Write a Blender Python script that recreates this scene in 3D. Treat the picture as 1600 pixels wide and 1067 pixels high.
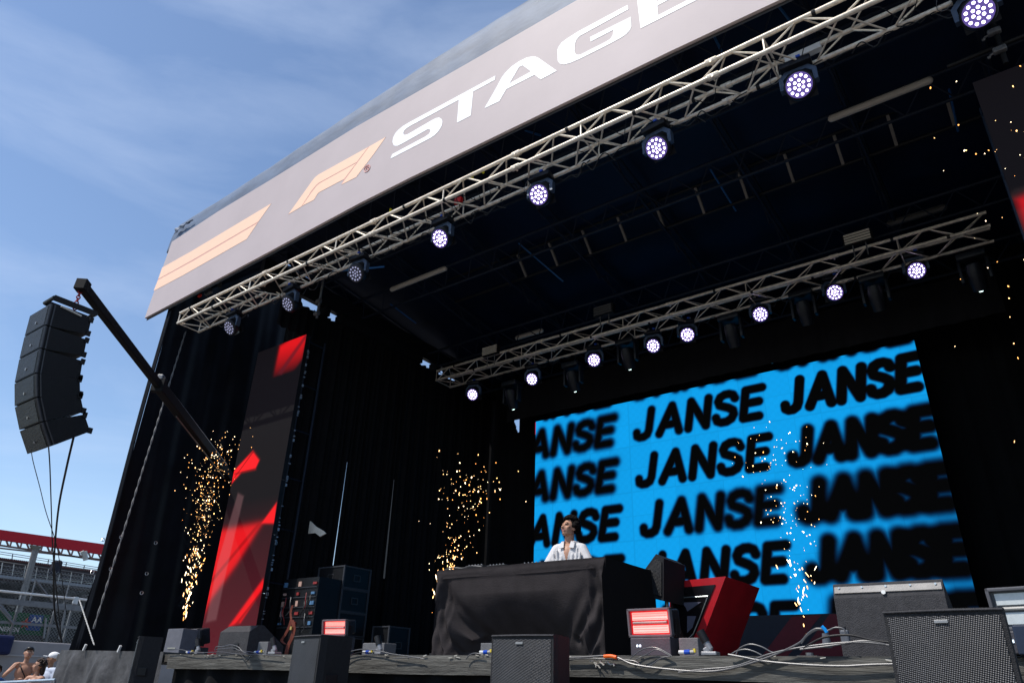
import bpy, bmesh, math, random
import numpy as np
from mathutils import Vector, Matrix
from mathutils.geometry import tessellate_polygon
R_ = math.radians
random.seed(7)
scn = bpy.context.scene
COL = scn.collection
for o in list(bpy.data.objects): bpy.data.objects.remove(o)

# ------------------------------------------------------------------ camera
FPX = 1107.67                                   # focal length in pixels of a 1600 px wide picture
RC = np.array([[0.80405514, 0.59384867, 0.02896694],
               [-0.23841376, 0.36667137, -0.8992836],
               [-0.54465972, 0.71616748, 0.43640569]])
EYE = 1.65
cam = bpy.data.objects.new("camera", bpy.data.cameras.new("camera")); COL.objects.link(cam)
cam.data.sensor_width = 36; cam.data.lens = FPX / 1600 * 36
cam.data.clip_start = .05; cam.data.clip_end = 3000
M = Matrix(((RC[0][0], -RC[1][0], -RC[2][0], 0), (RC[0][1], -RC[1][1], -RC[2][1], 0),
            (RC[0][2], -RC[1][2], -RC[2][2], EYE), (0, 0, 0, 1)))
cam.matrix_world = M
scn.camera = cam

# ------------------------------------------------------------------ world, sun, exposure
SUN_EL, SUN_AZ = R_(57), R_(30)                 # the sun stands in front of the stage, to its left
sdir = Vector((-math.sin(SUN_AZ)*math.cos(SUN_EL), -math.cos(SUN_AZ)*math.cos(SUN_EL), math.sin(SUN_EL)))
w = bpy.data.worlds.new("World"); scn.world = w; w.use_nodes = True
nt = w.node_tree; N = nt.nodes; L = nt.links
N.clear()
out = N.new('ShaderNodeOutputWorld'); bg = N.new('ShaderNodeBackground'); sky = N.new('ShaderNodeTexSky')
sky.sky_type = 'NISHITA'; sky.sun_disc = False; sky.sun_elevation = SUN_EL
sky.sun_rotation = math.atan2(sdir.x, sdir.y)
sky.air_density = 1.0; sky.dust_density = .4; sky.ozone_density = 3.0
tc = N.new('ShaderNodeTexCoord'); mp = N.new('ShaderNodeMapping'); mp.inputs['Scale'].default_value = (1.1, 1.6, 5.0)
mp.inputs['Rotation'].default_value = (0, R_(12), R_(35))
nz = N.new('ShaderNodeTexNoise'); nz.inputs['Scale'].default_value = 1.5; nz.inputs['Detail'].default_value = 9; nz.inputs['Roughness'].default_value = .56; nz.inputs['Distortion'].default_value = .5
cr = N.new('ShaderNodeValToRGB'); cr.color_ramp.elements[0].position = .44; cr.color_ramp.elements[0].color = (.02,.02,.02,1)
cr.color_ramp.elements[1].position = .78; cr.color_ramp.elements[1].color = (.33,.33,.33,1)
mx = N.new('ShaderNodeMix'); mx.data_type = 'RGBA'; mx.inputs['B'].default_value = (4.6, 5.3, 6.6, 1)
L.new(tc.outputs['Generated'], mp.inputs['Vector']); L.new(mp.outputs[0], nz.inputs['Vector']); L.new(nz.outputs['Fac'], cr.inputs[0])
L.new(cr.outputs[0], mx.inputs['Factor']); L.new(sky.outputs[0], mx.inputs['A']); L.new(mx.outputs['Result'], bg.inputs['Color'])
L.new(bg.outputs[0], out.inputs[0]); bg.inputs['Strength'].default_value = 0.145
sun = bpy.data.objects.new("sun", bpy.data.lights.new("sun", 'SUN')); COL.objects.link(sun)
sun.data.energy = 4.0; sun.data.angle = R_(.5); sun.data.color = (1, .95, .88)
sun.rotation_euler = (-sdir).to_track_quat('-Z', 'Y').to_euler(); sun.location = (-10, -20, 30)
scn.view_settings.view_transform = 'Standard'; scn.view_settings.look = 'None'
scn.view_settings.exposure = 0.28; scn.view_settings.gamma = 1

# ------------------------------------------------------------------ measuring helpers (photo -> metres)
def ray(x, y):
    d = np.array([(x-800)/FPX, (y-533.5)/FPX, 1.0]); return RC.T @ d
def P(x, y, Y):
    d = ray(x, y); d = d*Y/d[1]; return Vector((d[0], d[1], d[2]+EYE))
def PX(x, y, X):
    d = ray(x, y); d = d*X/d[0]; return Vector((d[0], d[1], d[2]+EYE))
def crop(pts, x0, y0, s): return [(x0+a/s, y0+b/s) for a, b in pts]

# ------------------------------------------------------------------ materials
MT = {}
def mat(name, col, rough=.6, metal=0, var=.15, scale=8, bump=0, bscale=60, emit=None, estr=0, spec=.28, stretch=(1,1,1), var2=None):
    if name in MT: return MT[name]
    m = bpy.data.materials.new(name); m.use_nodes = True
    n = m.node_tree.nodes; l = m.node_tree.links; b = n['Principled BSDF']
    b.inputs['Roughness'].default_value = rough; b.inputs['Metallic'].default_value = metal
    b.inputs['Specular IOR Level'].default_value = spec
    t = n.new('ShaderNodeTexCoord'); mpp = n.new('ShaderNodeMapping'); mpp.inputs['Scale'].default_value = stretch
    l.new(t.outputs['Object'], mpp.inputs['Vector'])
    z = n.new('ShaderNodeTexNoise'); z.inputs['Scale'].default_value = scale; z.inputs['Detail'].default_value = 7; z.inputs['Roughness'].default_value = .62
    l.new(mpp.outputs[0], z.inputs['Vector'])
    r = n.new('ShaderNodeValToRGB')
    c2 = var2 if var2 else tuple(min(1, c*(1+var)) for c in col); c1 = tuple(c*(1-var) for c in col)
    r.color_ramp.elements[0].position = .32; r.color_ramp.elements[1].position = .7
    r.color_ramp.elements[0].color = (*c1, 1); r.color_ramp.elements[1].color = (*c2, 1)
    l.new(z.outputs['Fac'], r.inputs[0]); l.new(r.outputs[0], b.inputs['Base Color'])
    if bump:
        z2 = n.new('ShaderNodeTexNoise'); z2.inputs['Scale'].default_value = bscale; z2.inputs['Detail'].default_value = 5
        l.new(mpp.outputs[0], z2.inputs['Vector'])
        bp = n.new('ShaderNodeBump'); bp.inputs['Strength'].default_value = bump; bp.inputs['Distance'].default_value = .02
        l.new(z2.outputs['Fac'], bp.inputs['Height']); l.new(bp.outputs[0], b.inputs['Normal'])
    if emit:
        b.inputs['Emission Color'].default_value = (*emit, 1); b.inputs['Emission Strength'].default_value = estr
    MT[name] = m; return m
def perforated(name, hole, metal_c, scale):
    """punched steel grille: small round holes in staggered rows"""
    m = bpy.data.materials.new(name); m.use_nodes = True
    n = m.node_tree.nodes; l = m.node_tree.links; b = n['Principled BSDF']
    t = n.new('ShaderNodeTexCoord'); mpp = n.new('ShaderNodeMapping'); mpp.inputs['Scale'].default_value = (scale, scale, scale); mpp.inputs['Rotation'].default_value = (0, R_(30), 0)
    l.new(t.outputs['Object'], mpp.inputs['Vector'])
    sp = n.new('ShaderNodeSeparateXYZ'); l.new(mpp.outputs[0], sp.inputs[0])
    def mth(op, a, bb=None):
        q = n.new('ShaderNodeMath'); q.operation = op
        for i, v in enumerate((a, bb)):
            if v is None: continue
            if isinstance(v, (int, float)): q.inputs[i].default_value = v
            else: l.new(v, q.inputs[i])
        return q.outputs[0]
    s1 = mth('SINE', sp.outputs['X']); s2 = mth('SINE', sp.outputs['Z'])
    k = mth('MULTIPLY', s1, s2)
    rr = n.new('ShaderNodeValToRGB'); rr.color_ramp.elements[0].position = .12; rr.color_ramp.elements[1].position = .42
    rr.color_ramp.elements[0].color = (*hole, 1); rr.color_ramp.elements[1].color = (*metal_c, 1)
    l.new(k, rr.inputs[0])
    zz = n.new('ShaderNodeTexNoise'); zz.inputs['Scale'].default_value = 5; zz.inputs['Detail'].default_value = 6
    l.new(t.outputs['Object'], zz.inputs['Vector'])
    mm = n.new('ShaderNodeMix'); mm.data_type = 'RGBA'; mm.blend_type = 'MULTIPLY'; mm.inputs['Factor'].default_value = .7
    l.new(rr.outputs[0], mm.inputs['A']); l.new(zz.outputs['Fac'], mm.inputs['B']); l.new(mm.outputs['Result'], b.inputs['Base Color'])
    bp = n.new('ShaderNodeBump'); bp.inputs['Strength'].default_value = .6; bp.inputs['Distance'].default_value = .004
    l.new(k, bp.inputs['Height']); l.new(bp.outputs[0], b.inputs['Normal'])
    b.inputs['Roughness'].default_value = .45; b.inputs['Metallic'].default_value = .3
    MT[name] = m; return m
def video(name, strength):
    """LED video wall: shows the picture stored per pixel on its own surface"""
    m = bpy.data.materials.new(name); m.use_nodes = True
    n = m.node_tree.nodes; l = m.node_tree.links; b = n['Principled BSDF']
    a = n.new('ShaderNodeAttribute'); a.attribute_name = 'picture'
    b.inputs['Base Color'].default_value = (.003, .003, .0033, 1); b.inputs['Roughness'].default_value = .9; b.inputs['Specular IOR Level'].default_value = .08
    l.new(a.outputs['Color'], b.inputs['Emission Color']); b.inputs['Emission Strength'].default_value = strength
    MT[name] = m; return m

black_cloth = mat('black_cloth', (.0032,.0034,.0045), .95, var=.35, scale=3, bump=.25, bscale=14, spec=.2)
side_vinyl = mat('side_vinyl', (.0045,.0055,.009), .5, var=.4, scale=2, bump=.2, bscale=9, spec=.12)
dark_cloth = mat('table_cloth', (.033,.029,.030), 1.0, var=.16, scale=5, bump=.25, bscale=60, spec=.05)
grey_tarp = mat('grey_tarp', (.060,.058,.060), .62, var=.4, scale=5, bump=.5, bscale=11)
banner_m = mat('banner_vinyl', (.475,.405,.405), .6, var=.05, scale=.7, bump=.12, bscale=1.1)
white_m = mat('white_vinyl', (.95,.95,.95), .5, var=.02)
peach_m = mat('peach_vinyl', (.95,.63,.45), .5, var=.02)
peachline_m = mat('mark_outline', (.66,.36,.30), .5, var=.02)
edge_m = mat('banner_edge', (.035,.03,.028), .6)
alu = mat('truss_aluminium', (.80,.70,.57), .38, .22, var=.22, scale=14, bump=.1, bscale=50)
alu_dk = mat('worn_steel', (.17,.17,.175), .5, .6, var=.3, scale=18)
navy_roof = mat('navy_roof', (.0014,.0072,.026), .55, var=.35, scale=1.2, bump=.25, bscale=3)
navy_steel = mat('navy_steel', (.003,.008,.020), .5, 0, var=.3, scale=5)
lit_blue_rod = mat('lit_blue_rod', (.03,.13,.33), .35, .2, var=.2)  # tension rods: the light they catch is put into this blue colour
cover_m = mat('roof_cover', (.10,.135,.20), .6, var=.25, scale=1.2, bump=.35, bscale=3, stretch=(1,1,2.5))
blackm = mat('black_plastic', (.007,.007,.008), .45, var=.3, scale=20)
blackmat = mat('black_box_paint', (.020,.020,.022), .75, var=.2, scale=30, bump=.5, bscale=160)
greybox = mat('dark_grey_box_paint', (.042,.041,.044), .8, var=.22, scale=24, bump=.5, bscale=160)
housing = mat('lamp_housing', (.011,.013,.019), .42, .1, var=.3, scale=20)
yoke_m = mat('lamp_yoke', (.055,.08,.13), .38, .2, var=.2, scale=12)
lens_on = mat('lens_lit', (.9,.9,1), .3, emit=(.78,.68,1), estr=4.5)
lens_dim = mat('lens_dim', (.5,.5,.56), .2, emit=(.5,.5,.85), estr=.35)
lens_ring = mat('lens_plate_glow', (.03,.025,.05), .3, emit=(.22,.15,.60), estr=.42)  # plate emission stands in for the soft violet bloom around the lenses
lens_plate_dim = mat('lens_plate_dim', (.05,.045,.06), .3)
spot_lens = mat('spot_lens', (.5,.6,.6), .1, emit=(.7,1,.95), estr=2.5)
glass_lens = mat('glass_lens', (.02,.05,.06), .05, .3)
wood = mat('weathered_board', (.075,.070,.062), .85, var=.5, scale=5, bump=.5, bscale=20, stretch=(.5,1,7), var2=(.14,.135,.12))
deck_m = mat('deck_ply', (.07,.068,.063), .85, var=.4, scale=4, bump=.3)
steelw = mat('white_steel', (.62,.62,.62), .45, .3, var=.12)
redm = mat('red_paint', (.36,.006,.012), .4, var=.15, scale=4)
red_dark = mat('dark_red_board', (.11,.006,.014), .6, var=.15)
navy_board = mat('navy_board', (.008,.012,.024), .6, var=.2)
cable_m = mat('cable_rubber', (.065,.065,.07), .38, var=.3, spec=.8)
cable_b = mat('black_cable', (.01,.01,.012), .5)

# ------------------------------------------------------------------ mesh building
ORG = {}
class MB:
    def __init__(s): s.v = []; s.f = []
    def add(s, vs, fs):
        k = len(s.v); s.v += [Vector(a) for a in vs]; s.f += [tuple(i+k for i in f) for f in fs]; return s
    def box(s, c, d, rot=None, bev=0):
        c = Vector(c); hx, hy, hz = d[0]/2, d[1]/2, d[2]/2
        if bev:
            b = min(bev, hx*.45, hy*.45, hz*.45); vs = []; fs = []
            bm = bmesh.new(); bmesh.ops.create_cube(bm, size=1)
            for v in bm.verts: v.co = Vector((v.co.x*2*hx, v.co.y*2*hy, v.co.z*2*hz))
            bmesh.ops.bevel(bm, geom=bm.edges[:], offset=b, segments=2, affect='EDGES', profile=.5)
            bm.verts.index_update(); vs = [v.co.copy() for v in bm.verts]; fs = [tuple(v.index for v in f.verts) for f in bm.faces]; bm.free()
        else:
            vs = [Vector((x, y, z)) for x in (-hx, hx) for y in (-hy, hy) for z in (-hz, hz)]
            fs = [(0,1,3,2), (4,6,7,5), (0,4,5,1), (2,3,7,6), (0,2,6,4), (1,5,7,3)]
        if rot is not None: vs = [rot @ v for v in vs]
        return s.add([v+c for v in vs], fs)
    def tube(s, a, b, r, n=8, r2=None, caps=True):
        a = Vector(a); b = Vector(b); r2 = r if r2 is None else r2
        d = b-a
        if d.length < 1e-6: return s
        q = d.to_track_quat('Z', 'Y').to_matrix()
        vs = []
        for (p, rr) in ((a, r), (b, r2)):
            vs += [p + q @ Vector((math.cos(2*math.pi*i/n)*rr, math.sin(2*math.pi*i/n)*rr, 0)) for i in range(n)]
        fs = [(i, (i+1) % n, n+(i+1) % n, n+i) for i in range(n)]
        if caps: fs += [tuple(range(n))[::-1], tuple(range(n, 2*n))]
        return s.add(vs, fs)
    def path(s, pts, r, n=6, smooth=True, closed=False):
        pts = [Vector(p) for p in pts]
        if smooth and len(pts) > 2: pts = catmull(pts)
        k = len(pts); vs = []; fs = []; up = Vector((0.13, .2, .97)).normalized()
        for i, p in enumerate(pts):
            t = (pts[min(i+1, k-1)]-pts[max(i-1, 0)])
            if t.length < 1e-9: t = Vector((1, 0, 0))
            t.normalize(); x = t.cross(up)
            if x.length < .05: x = t.cross(Vector((1, 0, 0)))
            x.normalize(); y = t.cross(x)
            vs += [p + x*math.cos(2*math.pi*j/n)*r + y*math.sin(2*math.pi*j/n)*r for j in range(n)]
        for i in range(k-1):
            fs += [(i*n+j, i*n+(j+1) % n, (i+1)*n+(j+1) % n, (i+1)*n+j) for j in range(n)]
        fs += [tuple(range(n))[::-1], tuple(range((k-1)*n, k*n))]
        return s.add(vs, fs)
    def prism(s, poly, depth, hole=None):
        """poly: list of 3D points in one plane; extruded along the vector depth"""
        loops = [[Vector(p) for p in poly]] + ([[Vector(p) for p in hole]] if hole else [])
        flat = [p for lp in loops for p in lp]; n = len(flat); depth = Vector(depth)
        tris = tessellate_polygon(loops)
        fs = [tuple(t) for t in tris] + [tuple(i+n for i in t[::-1]) for t in tris]
        k = 0
        for lp in loops:
            m = len(lp)
            fs += [(k+i, k+(i+1) % m, n+k+(i+1) % m, n+k+i) for i in range(m)]; k += m
        return s.add(flat + [p+depth for p in flat], fs)
    def ball(s, c, r, nu=10, nv=7, rot=None):
        c = Vector(c); r = (r, r, r) if isinstance(r, (int, float)) else r
        vs = [Vector((0, 0, r[2]))]
        for j in range(1, nv):
            t = math.pi*j/nv
            vs += [Vector((r[0]*math.sin(t)*math.cos(2*math.pi*i/nu), r[1]*math.sin(t)*math.sin(2*math.pi*i/nu), r[2]*math.cos(t))) for i in range(nu)]
        vs.append(Vector((0, 0, -r[2])))
        fs = [(0, 1+i, 1+(i+1) % nu) for i in range(nu)]
        for j in range(nv-2):
            a = 1+j*nu; fs += [(a+i, a+nu+i, a+nu+(i+1) % nu, a+(i+1) % nu) for i in range(nu)]
        a = 1+(nv-2)*nu; fs += [(a+i, len(vs)-1, a+(i+1) % nu) for i in range(nu)]
        if rot is not None: vs = [rot @ v for v in vs]
        return s.add([v+c for v in vs], fs)
    def grid(s, fn, nu, nv, skip=None):
        vs = [Vector(fn(i/nu, j/nv)) for j in range(nv+1) for i in range(nu+1)]
        fs = [(j*(nu+1)+i, j*(nu+1)+i+1, (j+1)*(nu+1)+i+1, (j+1)*(nu+1)+i) for j in range(nv) for i in range(nu) if not (skip and skip((i+.5)/nu, (j+.5)/nv))]
        return s.add(vs, fs)
    def build(s, name, m, parent=None, local=False, smooth=False, solid=0):
        org = Vector((0, 0, 0))
        if parent is not None and not local: org = ORG[parent.name]
        me = bpy.data.meshes.new(name)
        me.from_pydata([tuple(v-org) for v in s.v], [], s.f)
        me.validate(); bm = bmesh.new(); bm.from_mesh(me)
        bmesh.ops.recalc_face_normals(bm, faces=bm.faces[:]); bm.to_mesh(me); bm.free()
        me.materials.append(m)
        if smooth:
            for p in me.polygons: p.use_smooth = True
            try: me.set_sharp_from_angle(angle=R_(40))
            except Exception: pass
        o = bpy.data.objects.new(name, me); COL.objects.link(o)
        if parent is not None: o.parent = parent
        ORG[o.name] = org
        if solid:
            q = o.modifiers.new('thickness', 'SOLIDIFY'); q.thickness = solid; q.offset = 0
        return o
def catmull(pts, k=6):
    o = []
    n = len(pts)
    for i in range(n-1):
        p0 = pts[max(i-1, 0)]; p1 = pts[i]; p2 = pts[i+1]; p3 = pts[min(i+2, n-1)]
        for j in range(k):
            t = j/k
            o.append(.5*((2*p1)+(-p0+p2)*t+(2*p0-5*p1+4*p2-p3)*t*t+(-p0+3*p1-3*p2+p3)*t**3))
    o.append(pts[-1]); return o
def tag(o, label=None, cat=None, group=None, kind=None):
    if label: o['label'] = label
    if cat: o['category'] = cat
    if group: o['group'] = group
    if kind: o['kind'] = kind
    return o
def thing(name, label, cat, loc=(0, 0, 0), group=None, rot=(0, 0, 0)):
    o = bpy.data.objects.new(name, None); COL.objects.link(o); o.empty_display_size = .2
    o.location = loc; o.rotation_euler = rot; ORG[o.name] = Vector(loc)
    return tag(o, label, cat, group)
def kids(o): return [c for c in bpy.data.objects if c.parent == o]
def dup(o, loc, label, rot=None):
    m = {c: kids(c) for c in kids(o)}
    r = o.copy(); COL.objects.link(r); r.location = loc; r['label'] = label
    if rot is not None: r.rotation_euler = rot
    for c, gs in m.items():
        cc = c.copy(); COL.objects.link(cc); cc.parent = r
        for g in gs:
            d = g.copy(); COL.objects.link(d); d.parent = cc
    ORG[r.name] = Vector(loc)
    return r
DK = 1.92                                        # height of the stage floor
SC = -5.3                                        # x of the stage centre

# ================================================================== SETTING
g = MB().grid(lambda u, v: (-500+700*u, -200+700*v, 0), 2, 2).build('ground', mat('asphalt', (.12,.115,.11), .9, var=.2, scale=.6, bump=.3, bscale=30)); tag(g, kind='structure')

# ---- the stage platform
st = thing('stage_platform', 'raised stage deck with a weathered timber front edge and black skirt', 'stage', (SC, 9, 0))
MB().box((SC-.2, 10.1, DK-.05), (17.6, 8.0, .1)).build('deck', deck_m, st)
def board(x0, x1):
    b = MB()
    b.grid(lambda u, v: (x0+(x1-x0)*u, 6.06-.008*math.sin(v*3.1)+.004*math.sin((x0+(x1-x0)*u)*3), DK-.008-.175*v+.006*math.sin((x0+(x1-x0)*u)*1.3)), 60, 4)
    return b.build('edge_board', wood, st, solid=.03)
board(-10.62, -7.6); board(-7.58, -4.2); board(-4.18, .3); board(.32, 3.4)
MB().grid(lambda u, v: (-10.6+14*u, 6.15+.04*math.sin(u*150)+.02*math.sin(u*67+v*2), DK-.03-1.88*v), 420, 3).build('skirt', black_cloth, st, smooth=True)
for x in np.arange(-10, 3.5, 2.0):
    MB().tube((x, 6.5, 0), (x, 6.5, DK-.1), .03).build('leg', alu_dk, st)
# splinters and tape scraps left on the edge
tp = MB()
for i in range(46):
    x = random.uniform(-10.3, 1); tp.box((x, 6.03, DK+.001-random.random()*.03), (random.uniform(.01, .05), .006, random.uniform(.004, .010)), Matrix.Rotation(random.uniform(-.3, .3), 3, 'Y'))
tag(tp.build('tape_scraps', mat('tape', (.45,.43,.38), .7, var=.4), st), kind='stuff')

# ---- the covered platform at the left wing
wp = thing('wing_platform', 'grey tarpaulin covered side platform at the left end of the stage', 'platform', (-12.4, 7, 0))
def wpf(u, v):
    x = -14.02+3.27*u
    folds = .035*math.sin(u*16+v*2.2)+.02*math.sin(u*41-v*3)+.05*math.exp(-((u-.17+.07*v)/.02)**2)+.045*math.exp(-((u-.42+.06*v)/.018)**2)+.05*math.exp(-((u-.72-.05*v)/.02)**2)
    return (x-.12*v*(1-u), 6.02-folds*min(1, v*6), DK+.06-.03*u-1.95*v)
MB().grid(wpf, 130, 24).build('tarpaulin', grey_tarp, wp, smooth=True)
MB().box((-12.45, 8.4, DK+.0), (3.2, 4.7, .06)).build('deck', deck_m, wp)
for (x, y) in ((133, 1009), (187, 1011)):
    p = P(x, y, 5.99); MB().box(p+Vector((0, 0, -.02)), (.03, .03, .10), Matrix.Rotation(.4, 3, 'Y')).build('cable_tie', steelw, wp)

# ---- roof
rf = thing('stage_roof', 'arched navy roof canopy on steel beams above the stage', 'roof', (SC, 10, 8))
XL, XR = -15.1, 5.2
def ceil(u, v):
    x = XL+(XR-XL)*u; y = 6.55+8.4*v
    x = max(x, XL+(3.3 if y > 7.35 else 0))
    return (x, y, EYE+8.15+.5*math.sin(math.pi*u)-1.1*v+.05*math.sin(u*60)*math.sin(v*9))
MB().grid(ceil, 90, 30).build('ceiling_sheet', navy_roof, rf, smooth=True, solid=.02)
tops = [(-2.38,1.50),(-2.09,1.505),(-1.8,1.52),(-1.489,1.538),(-.993,1.56),(-.687,1.562),(-.3,1.55),(.2,1.51),(.8,1.45)]
def cover(u, v):
    X = -2.375+3.1*u
    t = np.interp(X, [a for a, b in tops], [b for a, b in tops])
    Y0 = 6.42; ang = v*math.pi/2
    z_top = EYE+t*6.62; z_bot = EYE+1.40*6.42
    wr = .008*math.sin(u*70+v*4)+.006*math.sin(u*190)
    if v <= .5: a = v*2; return (X*6.42, Y0+.20*(1-math.cos(a*math.pi/2))+wr*.4, z_bot+(z_top-z_bot)*math.sin(a*math.pi/2))
    a = (v-.5)*2; return (max(X*6.42, -11.8 if a > .08 else -99), Y0+.20+8.3*a, z_top-1.0*a+wr)
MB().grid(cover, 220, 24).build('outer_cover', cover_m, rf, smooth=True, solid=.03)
# crumpled loose corner of the cover
cc = MB(); c0 = P(275, 363, 6.39)
cc.grid(lambda u, v: c0+Vector((.75*u, -.03+.018*math.sin(u*17+v*6), -.06+.16*v*(1-u)+.10*u+.012*math.sin(u*23)*(1-v))), 26, 8)
cc.build('loose_corner', mat('loose_cover', (.15,.18,.24), .6, var=.3, scale=6, bump=.3), rf, smooth=True, solid=.01)
roof_steel = mat('roof_steel', (.007,.013,.028), .6, 0, var=.3, scale=5)
# rafters running back, purlins running across
for x in np.arange(-11.45, 4.9, 1.75):
    b = MB(); z0 = EYE+7.98+.5*math.sin(math.pi*(x-XL)/(XR-XL))
    b.tube((x, 6.5, z0), (x+.15, 14.6, z0-1.1), .035, 6); b.tube((x, 6.5, z0-.28), (x+.15, 14.6, z0-1.38), .028, 6)
    for k in range(12):
        y = 6.6+k*.68; s = (y-6.5)/8.1
        b.tube((x, y, z0-1.1*s), (x, y+.34, z0-.28-1.1*(s+.042)), .014, 5); b.tube((x, y+.34, z0-.28-1.1*(s+.042)), (x, y+.68, z0-1.1*(s+.084)), .014, 5)
    b.build('rafter', roof_steel, rf)
for y, z in ((6.75, 7.9), (7.6, 7.75), (8.9, 7.55), (11.4, 7.3), (12.8, 7.0)):
    b = MB(); zz = EYE+z
    b.tube((-11.5, y, zz), (4.8, y, zz), .03, 6); b.tube((-11.5, y+.3, zz-.25), (4.8, y+.3, zz-.25), .025, 6)
    for k in range(26):
        x = -11.5+k*.61; b.tube((x, y, zz), (x+.3, y+.3, zz-.25), .011, 5); b.tube((x+.3, y+.3, zz-.25), (x+.61, y, zz), .011, 5)
    b.build('purlin', roof_steel, rf)
# ladder girder with pale posts
gd = MB(); gd.tube((-9.5, 10, EYE+8.10), (1.5, 10, EYE+8.10), .03, 6); gd.tube((-9.5, 10.35, EYE+7.72), (1.5, 10.35, EYE+7.72), .03, 6)
gd.build('girder', blackm, rf)
for k in range(12):
    x = -8.32+.785*k
    if k == 0: continue
    MB().box(((x), 10.17, EYE+7.91), (.045, .05, .50), Matrix.Rotation(R_(42), 3, 'X')).build('girder_post', mat('pale_steel', (.20,.185,.165), .5, .2), rf)
for a, b2, Y in (((810,380),(880,440),9.6), ((1110,265),(1150,330),9.6), ((610,475),(650,505),9.4), ((1483,140),(1497,205),9.4)):
    MB().tube(P(*a, Y), P(*b2, Y+.9), .016, 6).build('tension_rod', lit_blue_rod, rf)
for a, b2 in (((803,198),(845,212)), ((1113,52),(1128,82)), ((1215,8),(1238,38)), ((520,424),(600,417)), ((412,392),(432,408))):
    MB().tube(P(*a, 7.4), P(*b2, 7.6), .02, 6).build('tension_rod', lit_blue_rod, rf)
# eave beam (daylight shows through slots under it), posts
EX, EZ = -11.3, EYE+7.06
MB().box((EX, 10.6, EZ+.28), (.12, 8.0, .42)).build('eave_beam', blackm, rf)
for (a, b2) in ((6.6, 7.42), (8.15, 8.28), (8.62, 11.15), (11.65, 11.8), (12.15, 12.2), (12.7, 14.4)):
    MB().box((EX, (a+b2)/2, EZ-.025), (.26, b2-a, .21)).build('eave_flap', black_cloth, rf)
for (x, y) in ((-14.85, 6.95), (3.2, 6.9), (-11.2, 14.2), (1.2, 14.2), (-14.85, 14.2), (4.2, 14.2)):
    MB().box((x, y, 4.4), (.16, .16, 8.8)).build('post', blackm, rf)

# ---- curtains
def curtain(name, p0, p1, z0, z1, label, m=black_cloth, amp=.05, waves=30, skip=None, nu=300, nv=30, parent=None, lab2=None):
    p0 = Vector(p0); p1 = Vector(p1); d = (p1-p0); nrm = Vector((-d.y, d.x, 0)).normalized()
    rnd = random.Random(len(label or name)*13)
    ph = [rnd.uniform(0, 6.28) for _ in range(4)]
    def f(u, v):
        a = amp*(math.sin(u*waves*6.28+ph[0]+.5*math.sin(v*3+ph[3]))*.6+math.sin(u*waves*2.7+ph[1]+v*1.7)*.5+math.sin(u*waves*13.1+ph[2])*.18)
        q = p0+d*u+nrm*a; return (q.x, q.y, z0+(z1-z0)*v)
    o = MB().grid(f, nu, nv, skip).build(name, m, parent, smooth=True)
    if label and parent is None: tag(o, label, 'curtain', 'black stage curtains')
    return o
# side curtain at the outer left: eyelets and hem
sc_ = thing('side_curtain', 'tall glossy black side curtain with eyelets beside the crane boom', 'curtain', (-14.5, 8, DK), 'black stage curtains')
SCT = EYE+8.85
def scf(u, v):
    q = 1-v
    y = 6.50+3.32*u; flare = .35*max(0, q-.75)*4*max(0, 1-u*4)
    a = .020*math.sin(u*30+2.3*math.sin(v*3))+.07*math.sin(u*9+v*1.9)+.006*math.sin(u*70+v*9)
    return (-14.50+a-flare, y, DK+(SCT+.36*(y-6.5)-DK)*v)
MB().grid(scf, 200, 50).build('drape', side_vinyl, sc_, smooth=True)
MB().grid(lambda u, v: (-14.53+.10*math.sin(v*9)*.3+.16*u, 6.48-.02*math.sin(u*9), DK+(SCT-DK)*v), 6, 30).build('hem', side_vinyl, sc_, smooth=True, solid=.02)
ey = mat('eyelet', (.75,.75,.75), .3, .9)
for (px, py) in ((156,843),(139,894),(188,839),(172,889),(242,848),(228,896),(220,926)):
    v = ray(px, py); c = Vector(PX(px, py, -14.38) if px > 160 else P(px+4, py, 6.44)); r = MB()
    pts = [c+Vector((.03, math.cos(t)*.03, math.sin(t)*.03)) for t in np.linspace(0, 6.28, 12)]
    r.path(pts, .007, 5, smooth=False); r.build('eyelet', ey, sc_)
# inner left curtain in three widths with slits of daylight between them
zt = EZ-.10
curtain('stage_curtain', (EX, 7.93, 0), (EX, 9.350, 0), DK, zt, 'black stage curtain nearest the left tower of panels, left of the first light slit', nu=80, waves=9)
curtain('stage_curtain', (EX, 9.368, 0), (EX, 10.744, 0), DK, zt, 'black stage curtain hanging between the two bright vertical slits', nu=100, waves=11)
curtain('stage_curtain', (EX, 10.764, 0), (EX, 14.0, 0), DK, zt, 'black stage curtain right of the second bright slit, running back to the corner', nu=180, waves=20)
o = MB().grid(lambda u, v: (EX+.03*math.sin(u*30), 7.15+.95*u, EYE+6.29+(zt-EYE-6.29)*v), 40, 4).build('curtain_strip', black_cloth, None)  # added strip, keeps the gap above the tower dark against the sky
tag(o, 'short black cloth strip added to block the sky over the top of the left LED tower', 'curtain strip')
o = MB().grid(lambda u, v: (-12.15+1.0*u, 7.93+.012*math.sin(u*30), EYE+6.15+.62*v), 40, 4).build('curtain_strip', black_cloth, None)  # added sheet, covers the sky showing above the tower
tag(o, 'black cloth strip added to hide a sky patch directly behind the top of the left LED tower', 'curtain strip')
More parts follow.
